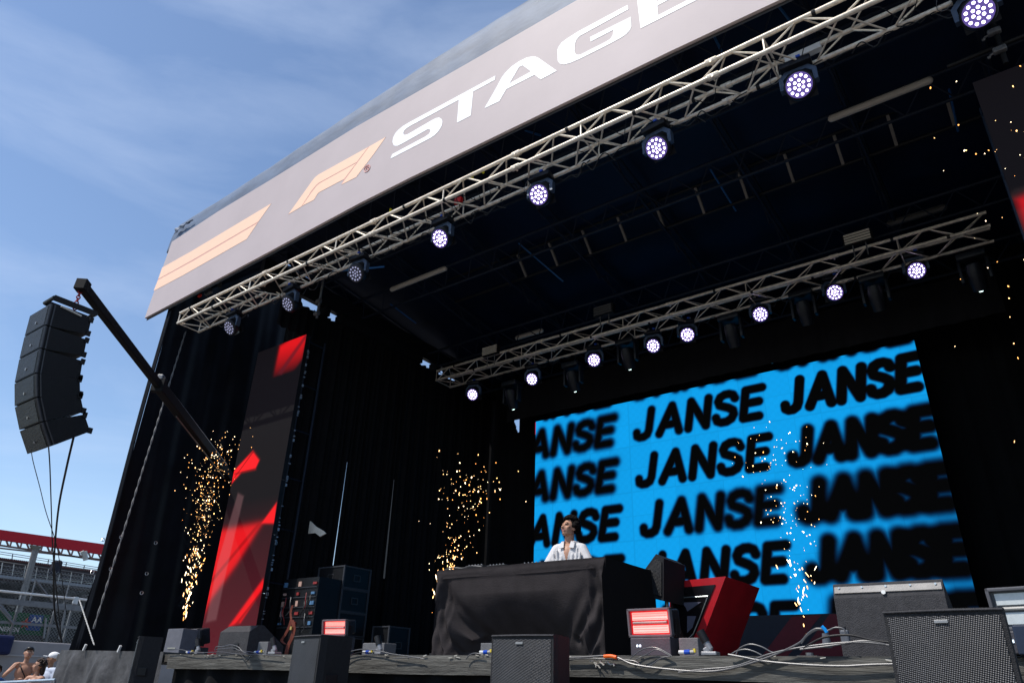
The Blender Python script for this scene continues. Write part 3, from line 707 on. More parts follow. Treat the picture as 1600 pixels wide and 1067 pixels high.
# side LED towers
vt_m = video('tower_wall', 1.0)
def inpoly(x, z, pts):
    c = np.zeros(x.shape, bool); n = len(pts)
    for i in range(n):
        x1, z1 = pts[i]; x2, z2 = pts[(i+1) % n]
        k = ((z1 > z) != (z2 > z)) & (x < (x2-x1)*(z-z1)/(z2-z1+1e-12)+x1); c ^= k
    return c
YW = 7.75
def soft_poly(XX, ZZ, pts, soft=.02):
    q = [(p.x, p.z) for p in (P(*a, YW) for a in pts)]
    ins = inpoly(XX, ZZ, q); d = np.full(XX.shape, 9.)
    for a, b2 in zip(q, q[1:]+q[:1]): d = np.minimum(d, seg_dist(XX, ZZ, a, b2))
    d = np.where(ins, -d, d); return 1/(1+np.exp(d/soft))
def tower_pic(XX, ZZ):
    zr = (ZZ-DK)/(EYE+.81*YW-DK)
    base = np.zeros(XX.shape+(3,)); base[...] = (.0048, .0036, .0050)
    lo = np.clip(1-(zr/.46), 0, 1)[..., None]
    base += lo*np.array([.085, .004, .009])  # sunlit muddy veil on the lower panel, painted into the picture
    red = np.array([.80, .008, .012])
    c = base
    def put(c, m, colr): return c*(1-m[..., None])+colr*m[..., None]
    # top slash, fading downward
    fade = np.clip((ZZ-P(430,590,YW).z)/(P(440,545,YW).z-P(430,590,YW).z), 0, 1)
    c = put(c, soft_poly(XX, ZZ, [(483,510),(438,541),(425,600),(446,600),(472,560)], .02)*fade*.9, red*.85)
    c = put(c, soft_poly(XX, ZZ, [(480,519),(483,522),(440,585),(434,583)], .012)*.75, base[0, 0])
    # small folded slash
    c = put(c, soft_poly(XX, ZZ, [(395,705),(405,719),(399,732),(378,737),(360,757),(352,775),(352,760),(360,742)], .010), red*1.25)
    c = put(c, soft_poly(XX, ZZ, [(395,705),(397,706),(357,760),(352,765)], .006)*.8, red*.2)
    c = put(c, soft_poly(XX, ZZ, [(399,731),(401,734),(366,742),(366,739)], .006)*.7, red*.2)
    # big folded slash
    c = put(c, soft_poly(XX, ZZ, [(343,829),(409,817),(370,880),(330,935),(318,960),(322,915)], .03), red*.85)
    c = put(c, soft_poly(XX, ZZ, [(432,786),(409,817),(429,817)], .010), red*1.15)
    c = put(c, soft_poly(XX, ZZ, [(409,817),(404,816),(330,905),(330,912)], .008)*.7, red*.35)
    c = put(c, soft_poly(XX, ZZ, [(372,770),(381,775),(352,900),(338,968),(322,972),(340,880)], .01)*.16, np.array([.45,.22,.24]))  # pale streak of sunlight painted into the picture
    # lowest slash
    c = put(c, soft_poly(XX, ZZ, [(411,905),(413,915),(376,972),(358,978)], .012), red*.95)
    c = put(c, soft_poly(XX, ZZ, [(412,918),(408,926),(372,975),(366,976)], .006)*.7, red*.25)
    return c
def tower_plain(XX, ZZ):
    c = np.zeros(XX.shape+(3,)); c[...] = (.0045, .0038, .0052)
    c += soft_poly(XX, ZZ, [(1590,312),(1640,290),(1640,420),(1602,345)], .02)[..., None]*np.array([.5, .004, .008]); return c
def tower(label, x0, x1, fn):
    t = thing('panel_tower', label, 'LED tower', ((x0+x1)/2, YW, DK), 'narrow LED towers at the stage sides')
    z1 = EYE+.8085*YW
    wall_grid('screen', t, x0, x1, DK+.05, z1, YW-.003, 110, 440, fn, vt_m)
    b = MB()
    for k in range(6): b.box(((x0+x1)/2, YW+.045, DK+.05+(z1-DK-.05)*(k+.5)/6), (x1-x0-.01, .09, (z1-DK-.05)/6-.012))
    b.build('cabinets', blackm, t)
    fr = MB(); xx = x1-.03 if x0 < SC else x0+.03
    for y in (YW+.11, YW+.50): fr.tube((xx, y, DK), (xx, y, z1), .022, 8)
    for y in (YW+.5,): fr.tube(((x0+x1)/2, y, DK), ((x0+x1)/2, y, z1), .022, 8)
    fr.build('support_upright', navy_steel, t)
    for k in range(7):
        z = DK+.3+k*.93; MB().tube((xx, YW+.11, z), (xx, YW+.50, z), .012, 6).build('rung', navy_steel, t)
    b = MB(); rr = random.Random(2)
    for k in range(60):
        z = DK+.1+rr.random()*(z1-DK-.2); b.box((xx+.03, YW+.1+rr.random()*.02, z), (.02, .03, rr.choice((.012, .02, .05))))
    b.build('panel_latch', mat('latch', (.35,.42,.5), .4, .5), t)
tower('tall narrow LED tower at the left showing folded red slashes', -1.641*YW, -1.434*YW, tower_pic)
tower('dark LED tower cut by the right edge of the picture, with sparks before it', .0665*YW, .2735*YW, tower_plain)
# ================================================================== LINE ARRAY, CRANE BOOM AND THEIR CABLES
XA = -9.3
Fr = [PX(*p, XA) for p in ((78.7,474),(70,508),(62,544),(54.6,583),(55,621),(63,659.5),(76,698.5))]
la = thing('line_array', 'black curved line array of six speaker cabinets hanging from the crane boom', 'line array speaker', Fr[0])
WA = .58; DA = .50
gril = perforated('grille_fine', (.002,.002,.003), (.013,.0135,.017), 300)
cab_m = mat('array_cabinet', (.003,.0034,.0048), .5, var=.25, scale=10, bump=.2, bscale=90)
for i in range(6):
    a, b2 = Fr[i], Fr[i+1]; e = (b2-a); h = e.length; e.normalize(); a = a+e*.008; b2 = b2-e*.008
    back = Vector((0, -e.z, e.y)); back = back if back.y > 0 else -back
    tp_ = a+back*DA+e*.036; bt = b2+back*DA-e*.036
    b = MB(); m1 = a+back*.10; m2 = b2+back*.10
    b.prism([a, b2, m2, bt, tp_, m1], (-WA, 0, 0))
    c = b.build('cabinet', cab_m, la)
    f = MB(); n_ = -back
    f.add([a+n_*.004+Vector((-.03,0,0))+e*.01, a+n_*.004+Vector((-WA+.03,0,0))+e*.01, b2+n_*.004+Vector((-WA+.03,0,0))-e*.01, b2+n_*.004+Vector((-.03,0,0))-e*.01], [(0,1,2,3)])
    f.build('grille', gril, c)
    f = MB(); cc_ = a+e*(h*.62)+n_*.006+Vector((-WA*.5, 0, 0)); f.tube(cc_, cc_+n_*.006, .016, 10); f.build('round_badge', mat('badge', (.3,.3,.3), .4, .6), c)
    f = MB(); q1 = a+back*.015+Vector((.006,0,0)); q2 = b2+back*.015+Vector((.006,0,0)); f.tube(q1, q2, .014, 6); q1 = a+back*.06+Vector((.006,0,0)); q2 = b2+back*.06+Vector((.006,0,0)); f.tube(q1, q2, .010, 6)
    f.build('edge_rail', mat('rail_grey', (.06,.06,.065), .4, .3), c)
    for q in (tp_+e*.01, bt-e*.01): MB().box(q+Vector((.005, 0, 0)), (.02, .05, .07)).build('rigging_link', blackm, c)
fr0 = PX(78, 469, XA-.25); fr1 = PX(143, 494, XA-.25)
b = MB()
for dx in (-.12, .12):
    d = (fr1-fr0).normalized(); L_ = (fr1-fr0).length
    q = d.to_track_quat('X', 'Z').to_matrix()
    b.box((fr0+fr1)/2+Vector((dx, 0, 0)), (L_, .03, .07), q)
b.build('flying_bar', blackm, la)
b = MB(); b.tube(fr0+Vector((-.15,0,0)), fr0+Vector((.13,0,0)), .025); b.tube(fr1+Vector((-.12,0,0)), fr1+Vector((.13,0,0)), .028); b.build('cross_bar', blackm, la)
b = MB(); q = Fr[0]+Vector((.01, .09, .0)); q2 = PX(131, 498, XA+.01)
b.tube(Fr[0]+Vector((.012, .12, .01)), PX(127, 494, XA+.01), .012, 6); b.build('pale_strip', mat('pale_strip', (.42,.42,.40), .5), la)
tip = PX(129, 447, XA-.22)
endp = P(352, 737, 8.45)
hook0 = tip+Vector((-.02, 0, -.06)); hook1 = (fr0*.42+fr1*.58)
ch = MB()
for k in range(7):
    c = hook0.lerp(hook1, (k+.5)/7); L_ = (hook0-hook1).length/7*.62
    pts = [c+Vector(((.022 if k % 2 else 0)*math.cos(t), (0 if k % 2 else .022)*math.cos(t), L_*math.sin(t))) for t in np.linspace(0, 6.2832, 11)]
    ch.path(pts, .009, 5, smooth=False)
o = ch.build('chain', mat('hook_red', (.35,.03,.035), .4, .4), la)
bo = thing('crane_boom', 'black telescopic crane boom rising over the left curtain to carry the speakers', 'crane', endp)
dirb = (endp-tip).normalized(); qb = dirb.to_track_quat('X', 'Z').to_matrix()
mid = tip.lerp(endp, .41)
boom_m = mat('boom_paint', (.004,.0042,.005), .8, var=.3, scale=8)
MB().box((tip+mid)/2, ((mid-tip).length, .10, .125), qb, bev=.01).build('inner_section', boom_m, bo)
farp = endp+dirb*1.0
MB().box((mid+farp)/2, ((farp-mid).length, .15, .175), qb, bev=.012).build('outer_section', boom_m, bo)
b = MB(); b.box(tip+Vector((.0, .0, -.0)), (.14, .14, .16), qb, bev=.01); b.build('boom_head', boom_m, bo)
b = MB(); b.tube(tip+Vector((-.02,-.01,-.02)), hook0, .03); b.build('shackle', mat('shackle2', (.05,.045,.045), .4, .6), bo)
up = qb @ Vector((0, 0, 1))
b = MB(); b.tube(mid+up*.14+dirb*.05, endp+up*.16, .012, 6); b.build('bright_rod', steelw, bo)
b = MB(); b.tube(mid+up*.11, mid+up*.11+dirb*1.2, .028, 10); b.box(mid+up*.14, (.12, .1, .1), qb, bev=.02); b.build('hydraulic_cylinder', alu_dk, bo)
b = MB(); b.box(mid, (.10, .20, .25), qb, bev=.01); b.build('collar', boom_m, bo)
b = MB(); b.tube(mid-up*.12+dirb*1.0, endp-up*.13, .012, 6); b.build('hose', alu_dk, bo)
MB().box((farp.x, farp.y, farp.z/2), (.3, .3, farp.z), bev=.02).build('mast', boom_m, bo)
ropes = [([(49,705),(52,722),(62,760),(72,800),(88,850),(97,905),(104,960)], 3.2, 5.5, .005, 'thin black rope hanging left from the bottom of the speaker array'),
         ([(76,699),(78,730),(80,790),(82,850),(86,900),(96,1000)], 3.2, 5.6, .008, 'middle black rope hanging from the bottom of the speaker array'),
         ([(115,683),(104,730),(92,790),(86,850),(84,900),(86,960),(97,1003)], 3.5, 5.7, .014, 'thick black cable hanging from the back of the speaker array to the platform corner')]
for pts, ya, yb, r, lab in ropes:
    q = [P(px, py, ya+(yb-ya)*min(1, (py-700)/300 if py > 700 else 0)) for px, py in pts]
    o = MB().path(q, r, 6).build('speaker_rope', cable_b, None); tag(o, lab, 'rope', 'lines hanging from the speaker array')
# twisted rigging line from the truss end to the platform, and a short white rope
def twisted(a, b2, r, m, name, lab, cat, turns=90, n=700):
    a = Vector(a); b2 = Vector(b2); b = MB()
    for ph in (0, math.pi):
        pts = [a.lerp(b2, t)+Vector((math.cos(t*turns+ph)*r, math.sin(t*turns+ph)*r, 0)) for t in np.linspace(0, 1, n)]
        b.path(pts, r*.75, 4, smooth=False)
    o = b.build(name, m, None); return tag(o, lab, cat)
twisted(P(290,518,6.95), P(146,982,6.2), .011, mat('rope_grey', (.18,.18,.18), .6), 'guy_line', 'grey twisted line running from the front truss end down across the side curtain', 'line')
twisted(P(124,937,5.95), P(147,1007,5.95), .007, mat('rope_white', (.5,.5,.48), .7), 'tie_rope', 'short pale twisted rope tied at the left platform corner', 'rope', turns=60, n=300)

# ================================================================== PEOPLE
class Blob:
    """closed shapes melted into one continuous skin"""
    def __init__(s): s.m = MB()
    def limb(s, a, ra, b, rb, n=12):
        s.m.tube(a, b, ra, n, r2=rb); s.m.ball(a, ra, n, 8); s.m.ball(b, rb, n, 8); return s
    def chain(s, pts):
        for (p, r), (q, r2) in zip(pts, pts[1:]): s.limb(p, r, q, r2)
        return s
    def ell(s, c, r, rot=None): s.m.ball(c, r, 16, 12, rot); return s
    def make(s, name, mats, parent, origin=None, voxel=.012, sm=4, paint=None, local=True):
        me = bpy.data.meshes.new(name); me.from_pydata([tuple(v) for v in s.m.v], [], s.m.f)
        o = bpy.data.objects.new(name, me); COL.objects.link(o)
        r = o.modifiers.new('r', 'REMESH'); r.mode = 'VOXEL'; r.voxel_size = voxel
        q = o.modifiers.new('s', 'SMOOTH'); q.factor = .5; q.iterations = sm
        dg = bpy.context.evaluated_depsgraph_get(); me2 = bpy.data.meshes.new_from_object(o.evaluated_get(dg))
        bpy.data.objects.remove(o); me2.name = name
        for p in me2.polygons: p.use_smooth = True
        for m in mats: me2.materials.append(m)
        if paint:
            for p in me2.polygons: p.material_index = paint(p.center)
        o = bpy.data.objects.new(name, me2); COL.objects.link(o); o.parent = parent; ORG[name] = Vector()
        return o
skin_m = mat('skin', (.41,.22,.145), .5, var=.08, scale=20); skin_dk = mat('tanned_skin', (.36,.19,.11), .5, var=.08, scale=20)
eye_m = mat('eye_dark', (.02,.012,.01), .2); lip_m = mat('lips', (.32,.12,.10), .5); hair_m = mat('dark_hair', (.005,.004,.0035), .85, var=.4, scale=60, bump=.6, bscale=120, spec=.15)
brow_m = hair_m
def add_head(bl, c, R, s=1.0):
    """c: centre of head, R: rotation (face looks along -Y before it)"""
    T = lambda x, y, z: c + R @ (Vector((x, y, z))*s)
    bl.ell(T(0, .012, .035), (.076*s, .094*s, .088*s), R)
    bl.ell(T(0, -.018, -.025), (.062*s, .075*s, .072*s), R)
    bl.ell(T(0, -.052, -.078), (.030*s, .030*s, .024*s), R)          # chin
    bl.limb(T(-.045, .0, -.06), .020*s, T(-.018, -.05, -.082), .018*s); bl.limb(T(.045, .0, -.06), .020*s, T(.018, -.05, -.082), .018*s)
    bl.limb(T(0, -.086, .018), .010*s, T(0, -.108, -.022), .014*s)    # nose
    bl.ell(T(-.013, -.094, -.026), (.010*s,)*3); bl.ell(T(.013, -.094, -.026), (.010*s,)*3)
    bl.limb(T(-.038, -.074, .034), .011*s, T(-.008, -.084, .030), .010*s); bl.limb(T(.038, -.074, .034), .011*s, T(.008, -.084, .030), .010*s)   # brows ridge
    bl.ell(T(-.045, -.058, -.012), (.020*s,)*3); bl.ell(T(.045, -.058, -.012), (.020*s,)*3)
    bl.limb(T(-.018, -.084, -.050), .008*s, T(.018, -.084, -.050), .008*s); bl.limb(T(-.014, -.083, -.060), .009*s, T(.014, -.083, -.060), .009*s)
    for q in (-1, 1): bl.ell(T(q*.078, .012, .0), (.010*s, .020*s, .032*s), R)
    def paint(p):
        l = R.transposed() @ (Vector(p)-c)/s
        if l.y < -.055 and abs(abs(l.x)-.030) < .014 and abs(l.z-.014) < .007: return 1
        if l.y < -.07 and abs(abs(l.x)-.030) < .020 and abs(l.z-.038-.1*(.03-abs(abs(l.x)-.03))) < .0055: return 3
        if l.y < -.075 and abs(l.x) < .024 and abs(l.z+.055) < .010: return 2
        return 0
    return paint
def add_hand(bl, w, d, nrm, side, curl=.6, s=1.0):
    """w wrist, d pointing direction, nrm palm normal"""
    d = Vector(d).normalized(); nrm = Vector(nrm).normalized(); sd = d.cross(nrm).normalized()*side
    bl.limb(w, .026*s, w+d*.05*s, .024*s)
    for k in range(4): bl.limb(w+d*.03*s+sd*(.027-.018*k)*s, .016*s, w+d*.09*s+sd*(.030-.020*k)*s, .014*s)
    for k, ln in enumerate((.070, .080, .075, .058)):
        a = w+d*.09*s+sd*(.031-.021*k)*s; b = a+(d*math.cos(curl*.6)+nrm*math.sin(curl*.6))*ln*.5*s; c = b+(d*math.cos(curl*1.5)+nrm*math.sin(curl*1.5))*ln*.5*s
        bl.limb(a, .0095*s, b, .009*s, 8); bl.limb(b, .009*s, c, .0075*s, 8)
    a = w+d*.03*s+sd*.030*s; b = a+(d*.7+sd*.7+nrm*.2)*.042*s; c = b+(d*.9+sd*.25+nrm*.45)*.034*s
    bl.limb(a, .014*s, b, .011*s, 8); bl.limb(b, .011*s, c, .009*s, 8)
def curls(name, m, parent, c, R, spec, n=150, seed=1, r=(.016,.030), s=1.0):
    rr = random.Random(seed); b = MB()
    for _ in range(n):
        t = rr.uniform(0, 2*math.pi); z = rr.uniform(-.25, 1)
        k = math.sqrt(max(0, 1-z*z)); q = Vector((k*math.cos(t), k*math.sin(t), z))
        if q.y < spec[0] and q.z < spec[1]: continue
        p = Vector((q.x*.086, .016+q.y*.104, .036+q.z*.104))*s*rr.uniform(.96, 1.10)
        ra = rr.uniform(*r)*s
        b.ball(c+R @ p, (ra, ra*rr.uniform(.6, 1), ra*rr.uniform(.7, 1)), 8, 6, Matrix.Rotation(rr.uniform(0, 3), 3, 'Z'))
    b.ball(c+R @ Vector((0, .028, .045))*s, (.083*s, .094*s, .090*s), 16, 10, R)
    return b.build(name, m, parent, True, True)

# ---- the performer behind the table
YD = 8.40
fc = P(888, 824, YD)                                  # middle of the face
dj = thing('person', 'young man with dark curly hair and open white shirt behind the draped table', 'person', (fc.x+.0, YD+.02, DK))
hz = fc.z-DK                                          # head height above the floor
Rh = Matrix.Rotation(R_(-14), 3, 'Z') @ Matrix.Rotation(R_(-16), 3, 'X')      # turned to his right, chin lifted
Rb = Matrix.Rotation(R_(14), 3, 'Z')                  # chest turned a little towards the camera
hc = Vector((0, 0, hz-.015))
body = Blob()
B = lambda x, y, z: Rb @ Vector((x, y, z))
body.chain([(B(-.10, 0, .05), .045), (B(-.10, .01, .48), .058), (B(-.09, 0, .92), .085)])
body.chain([(B(.10, 0, .05), .045), (B(.10, .01, .48), .058), (B(.09, 0, .92), .085)])
for q in (-1, 1): body.limb(B(q*.10, .03, .04), .04, B(q*.12, -.17, .035), .032)
body.ell(B(0, .01, .97), (.165, .115, .13), Rb); body.ell(B(0, .01, 1.15), (.145, .10, .16), Rb); body.ell(B(0, 0, hz-.40), (.175, .115, .19), Rb)
body.limb(B(-.15, .01, hz-.28), .062, B(.15, .01, hz-.28), .062)
body.limb(B(0, .015, hz-.26), .068, hc+Vector((0, .01, -.06)), .062)
sh = hz-.28
arms = {}
for q, el, wr in ((-1, (-.30, -.06, sh-.27), (-.26, -.30, sh-.40)), (1, (.31, -.05, sh-.27), (.25, -.30, sh-.40))):
    body.chain([(B(q*.18, .01, sh), .055), (B(*el), .042), (B(*wr), .030)])
    dd = (Rb @ Vector((-q*.25, -.8, -.35))).normalized(); add_hand(body, B(*wr), dd, Rb @ Vector((0, -.3, -1)), -q, .5)
    arms[q] = (B(*el), B(*wr))
pt = add_head(body, hc, Rh, 1.17)
body.make('body', [skin_m, eye_m, lip_m, brow_m], dj, voxel=.0085, sm=3, paint=pt)
curls('hair', hair_m, dj, hc, Rh, (-.30, .55), 420, 4, (.014,.034), 1.2)
shirt = Blob(); shirt_m = mat('white_shirt', (.58,.565,.57), .85, var=.05, scale=9, bump=.25, bscale=14)
shirt.ell(B(0, .01, hz-.40), (.205, .142, .20), Rb); shirt.ell(B(0, .01, hz-.62), (.20, .145, .20), Rb); shirt.ell(B(0, .01, hz-.80), (.20, .15, .14), Rb)
shirt.limb(B(-.155, .012, sh+.0), .074, B(.155, .012, sh+.0), .074)
for q in (-1, 1):
    e, w_ = arms[q]; shirt.limb(B(q*.18, .01, sh-.01), .075, e, .082)
    shirt.limb(B(q*.07, -.05, sh+.065), .030, B(q*.10, .03, sh+.075), .032)
# folds of loose linen
for k, (x0, z0, x1, z1) in enumerate(((-.14,-.32,-.12,-.60), (-.07,-.40,-.09,-.66), (.08,-.38,.06,-.62), (.15,-.30,.12,-.58), (.19,-.36,.17,-.62), (-.19,-.36,-.17,-.58), (.02,-.55,.03,-.8))):
    shirt.limb(B(x0, -.115, hz+z0), .018, B(x1, -.128, hz+z1), .022)
so = shirt.make('shirt', [shirt_m, skin_m], dj, voxel=.009, sm=3,
    paint=lambda p: 1 if (lambda l: l.y < .02 and l.z > hz-.48 and abs(l.x) < .072*max(0, (l.z-(hz-.48))/.27) )(Rb.transposed() @ Vector(p)) else 0)
# collar flaps and placket
b = MB()
for q in (-1, 1):
    b.add([B(q*.050, -.075, sh+.085), B(q*.105, -.085, sh+.055), B(q*.100, -.125, sh-.015), B(q*.038, -.128, sh-.005)], [(0,1,2,3)])
    b.add([B(q*.050, -.075, sh+.085), B(q*.105, -.085, sh+.055), B(q*.075, .055, sh+.115), B(q*.045, .05, sh+.13)], [(0,1,2,3)])
o = b.build('collar', shirt_m, so, True, solid=.006)
b = MB(); b.box(B(.006, -.145, hz-.60), (.03, .008, .26), Rb); b.build('placket', shirt_m, so, True)
b = MB(); 
for z in (-.50, -.60, -.70): b.tube(B(.006, -.15, hz+z), B(.006, -.156, hz+z), .007, 8)
b.build('buttons', mat('button', (.08,.07,.06), .4), so, True)
tr = Blob(); tr.chain([(B(-.10, 0, .10), .075), (B(-.10, .01, .48), .085), (B(-.09, 0, .92), .11)]); tr.chain([(B(.10, 0, .10), .075), (B(.10, .01, .48), .085), (B(.09, 0, .92), .11)]); tr.ell(B(0, .01, .98), (.185, .135, .13), Rb)
tr.make('trousers', [mat('dark_trousers', (.02,.02,.025), .8)], dj, voxel=.014)

# ================================================================== DJ TABLE
xl, xr, yt, zt_ = -.9125*7.15, -.5655*7.15, 7.15, EYE+.1842*7.15
tb = thing('dj_table', 'long table fully draped in black cloth on the stage', 'table', ((xl+xr)/2, yt+.6, DK))
MB().box(((xl+xr)/2, yt+.62, zt_-.03), (xr-xl-.02, 1.16, .05)).build('tabletop', blackm, tb)
for x in (xl+.1, xr-.1):
    for y in (yt+.12, yt+1.1): MB().tube((x, y, DK), (x, y, zt_-.05), .02).build('leg', alu_dk, tb)
def cloth(u, v):
    x = xl+(xr-xl)*u; z = zt_-(zt_-DK-.012)*v; w_ = xr-xl; h = v
    off = -.012*math.sin(min(1, v/.13)*math.pi)
    # sag inwards between the two gathered corner columns
    mid_ = math.sin(math.pi*min(1, max(0, (u-.10)/.78)))**.7 if .10 < u < .88 else 0
    off += .62*mid_*max(0, (v-.30)/.70)**1.4
    # long swag folds falling from both upper corners
    for (ua, va, ub, vb, amp, wd) in ((.015,.12,.20,.80,.11,.020), (.015,.16,.10,.98,.10,.016), (.02,.12,.36,.97,.085,.026), (.975,.10,.84,.80,.10,.020), (.98,.12,.915,.99,.10,.016), (.97,.10,.66,.95,.05,.026), (.0,.2,.045,1.0,.05,.010)):
        t = min(1, max(0, ((u-ua)*(ub-ua)*6+(v-va)*(vb-va))/(((ub-ua)**2)*6+(vb-va)**2)))
        sagx = .05*math.sin(t*math.pi)*(1 if ub < .5 else -1)*-1
        du = u-(ua+(ub-ua)*t)-sagx; dv = (v-(va+(vb-va)*t))*.5
        off -= amp*.65*math.exp(-math.sqrt(du*du+dv*dv)/(wd*.9))*min(1, t*4+.15)
        off += amp*.85*math.exp(-(((du-.035*(1 if ub < .5 else -1)))**2+dv*dv)/(2*wd*wd))*min(1, t*3)
    off += .010*math.sin(u*25+v*5)*v+.006*math.sin(u*61-v*9)*v
    if u < .10 or u > .9: off += .004*math.sin(v*31+u*30)*min(1, v*2)+.008*math.sin(u*150+v*3)*min(1, v*3)
    if v > .93 and .05 < u < .35: off -= .10*(v-.93)/.07*math.sin(math.pi*(u-.05)/.3)
    return (x+.012*math.sin(v*9+u*3)*v*math.sin(math.pi*u)+.03*v*u, yt+off, z)
MB().grid(cloth, 220, 110).build('front_cloth', dark_cloth, tb, smooth=True)
MB().grid(lambda u, v: (xl-.01+(xr-xl+.02)*u, yt-.012-.004*math.sin(u*11)+.003*math.sin(v*9), zt_+.006-.115*v+.006*math.sin(u*7)*v), 60, 6).build('top_band', dark_cloth, tb, smooth=True)
MB().grid(lambda u, v: (xl+(xr-xl)*u, yt-.01+1.22*v, zt_+.006+.003*math.sin(u*20)*math.sin(v*6)), 40, 10).build('top_cloth', dark_cloth, tb, smooth=True)
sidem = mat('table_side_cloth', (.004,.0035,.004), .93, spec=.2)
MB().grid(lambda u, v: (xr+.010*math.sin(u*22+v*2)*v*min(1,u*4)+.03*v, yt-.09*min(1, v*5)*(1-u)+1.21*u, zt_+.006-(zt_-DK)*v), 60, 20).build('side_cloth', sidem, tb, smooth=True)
MB().grid(lambda u, v: (xl-.03*v+.015*math.sin(u*22+v*2)*v, yt+1.21*u, zt_+.006-(zt_-DK)*v), 60, 20).build('side_cloth', dark_cloth, tb, smooth=True)
# equipment on the table: only its top edge shows
for lab, x, w_, hh in (('black media player at the left end of the table', -6.05, .30, .028), ('flat black media player in the middle of the table', -5.70, .30, .020), ('black mixer with small knobs on the table before the man', -5.15, .34, .014)):
    t = thing('media_player' if 'player' in lab else 'mixer', lab, 'DJ deck', (x, yt+.45, zt_+.01))
    MB().box((0, -.12, hh), (w_, .36, hh*2), bev=.01).build('case', blackm, t, True)
    for k in range(5): MB().tube((-w_*.35+k*w_*.17, -.27, hh*2), (-w_*.35+k*w_*.17, -.27, hh*2+.012), .008).build('knob', mat('knob', (.3,.3,.32), .4), t, True)
o = MB().path([(-6.45, yt+.05, zt_+.02), (-6.3, yt+.02, zt_+.03), (-6.15, yt+.05, zt_+.02), (-6.0, yt+.03, zt_+.035), (-5.85, yt+.06, zt_+.02)], .009, 6).build('cable', cable_m, None); tag(o, 'grey cable lying along the left end of the draped table', 'cable')

# booth monitor on a stand beside the table
Ym = 8.3
q = [P(*p, Ym) for p in ((1004,894),(1025,865),(1037,872),(1037,938),(1018,934))]
bm_ = thing('booth_monitor', 'dark angular monitor speaker on a stand at the right end of the draped table', 'monitor speaker', (q[4].x, Ym+.3, DK))
MB().prism(q, (0, .62, 0)).build('cabinet', mat('booth_black', (.008,.008,.010), .7), bm_)
MB().prism([P(*p, Ym-.002) for p in ((1010,893),(1025,872),(1034,877),(1034,931),(1019,928))], (0, -.012, 0)).build('grille', gril, bm_)
c = P(1042, 946, Ym+.2); MB().tube((c.x, c.y, DK+.02), (c.x, c.y, c.z+.05), .025).build('pole', alu_dk, bm_)
for k in range(3):
    a = k*2.1; MB().tube((c.x, c.y, DK+.35), (c.x+.35*math.cos(a), c.y+.35*math.sin(a), DK+.01), .014).build('leg', alu_dk, bm_)

# ================================================================== RED LECTERN
Yr = 8.9
le = thing('lectern', 'tall slanted red lectern with a black and grey emblem panel', 'lectern', P(1090, 1025, Yr))
fpoly = [(1046,908.5),(1134,900),(1101,988),(1088,1030),(1046,1030)]
q = [P(*p, Yr) for p in fpoly]
for v in q[3:]: v.z = DK+.003
redsh = MB()
redsh.prism(q, (0, 1.22, 0)); redsh.build('shell', redm, le)
MB().prism([P(*p, Yr-.002) for p in ((1048,919),(1118,913),(1089,985),(1078,1008),(1048,1018))], (0, -.01, 0)).build('black_recess', mat('gloss_black', (.004,.003,.004), .25), le)
fr_ = [P(*p, Yr-.018) for p in ((1050,934),(1106,931),(1092,968),(1083,990),(1073,1000),(1050,1006))]
b = MB()
for a, b2 in zip(fr_, fr_[1:]): b.tube(a, b2, .006, 6)
b.build('silver_outline', mat('silver_line', (.45,.5,.5), .3, .8), le)
b = MB(); 
b.prism([P(*p, Yr-.014) for p in ((1066,941),(1096,940),(1074,955),(1072,949))], (0, -.008, 0)); b.build('grey_shape', mat('emblem_grey', (.085,.085,.12), .5), le)
b = MB(); b.prism([P(*p, Yr-.014) for p in ((1074,962),(1088,962),(1082,980),(1074,988))], (0, -.008, 0)); b.build('grey_shape', mat('emblem_grey', (.1,.1,.13), .5), le)

# ================================================================== STAGE EDGE EQUIPMENT
def wedge(label, pa, pb, Y, ztop, zshoulder, depth, m, top_d=.16):
    a = P(*pa, Y); b2 = P(*pb, Y); a.z = b2.z = DK
    t = thing('wedge_monitor', label, 'stage monitor', ((a.x+b2.x)/2, Y+depth/2, DK))
    L_ = b2.x-a.x
    prof = [(0, .004), (0, zshoulder), (top_d*.6, ztop-.01), (top_d, ztop), (depth, .16), (depth, .004)]
    bb_ = MB(); bb_.prism([(a.x, Y+y, DK+z) for y, z in prof], (L_, 0, 0)); bb_.build('cabinet', m, t)
    g_ = MB(); g_.add([(a.x+.03, Y+top_d+.012, DK+ztop+.002), (b2.x-.03, Y+top_d+.012, DK+ztop+.002), (b2.x-.03, Y+depth+.012, DK+.17), (a.x+.03, Y+depth+.012, DK+.17)], [(0,1,2,3)]); g_.build('grille', gril, t)
    return t, a, b2
t, a, b2 = wedge('grey wedge monitor with a lit chamfered back on the left of the stage edge', (339,1015), (385,1015), 6.55, .42, .32, .62, greybox, .22)
MB().box(((a.x+b2.x)/2+.1, 6.545, DK+.13), (.12, .012, .07)).build('connector_recess', blackm, t)
t, a, b2 = wedge('large dark grey wedge monitor with a bright screwed top strip at the right', (1312,990), (1490,990), 6.5, .565, .45, .62, greybox, .05)
zz = DK+.45
b = MB()
for k in range(5):
    x = a.x+(b2.x-a.x)*(.06+.22*k); b.tube((x, 6.515, DK+.53), (x, 6.505, DK+.53), .008, 8)
b.build('screw', ey, t)
b = MB(); c = Vector(((a.x+b2.x)/2-.02, 6.50, DK+.482)); b.tube(c, c+Vector((0, -.012, 0)), .016, 12); b.build('round_badge', mat('badge2', (.75,.75,.72), .4), t)
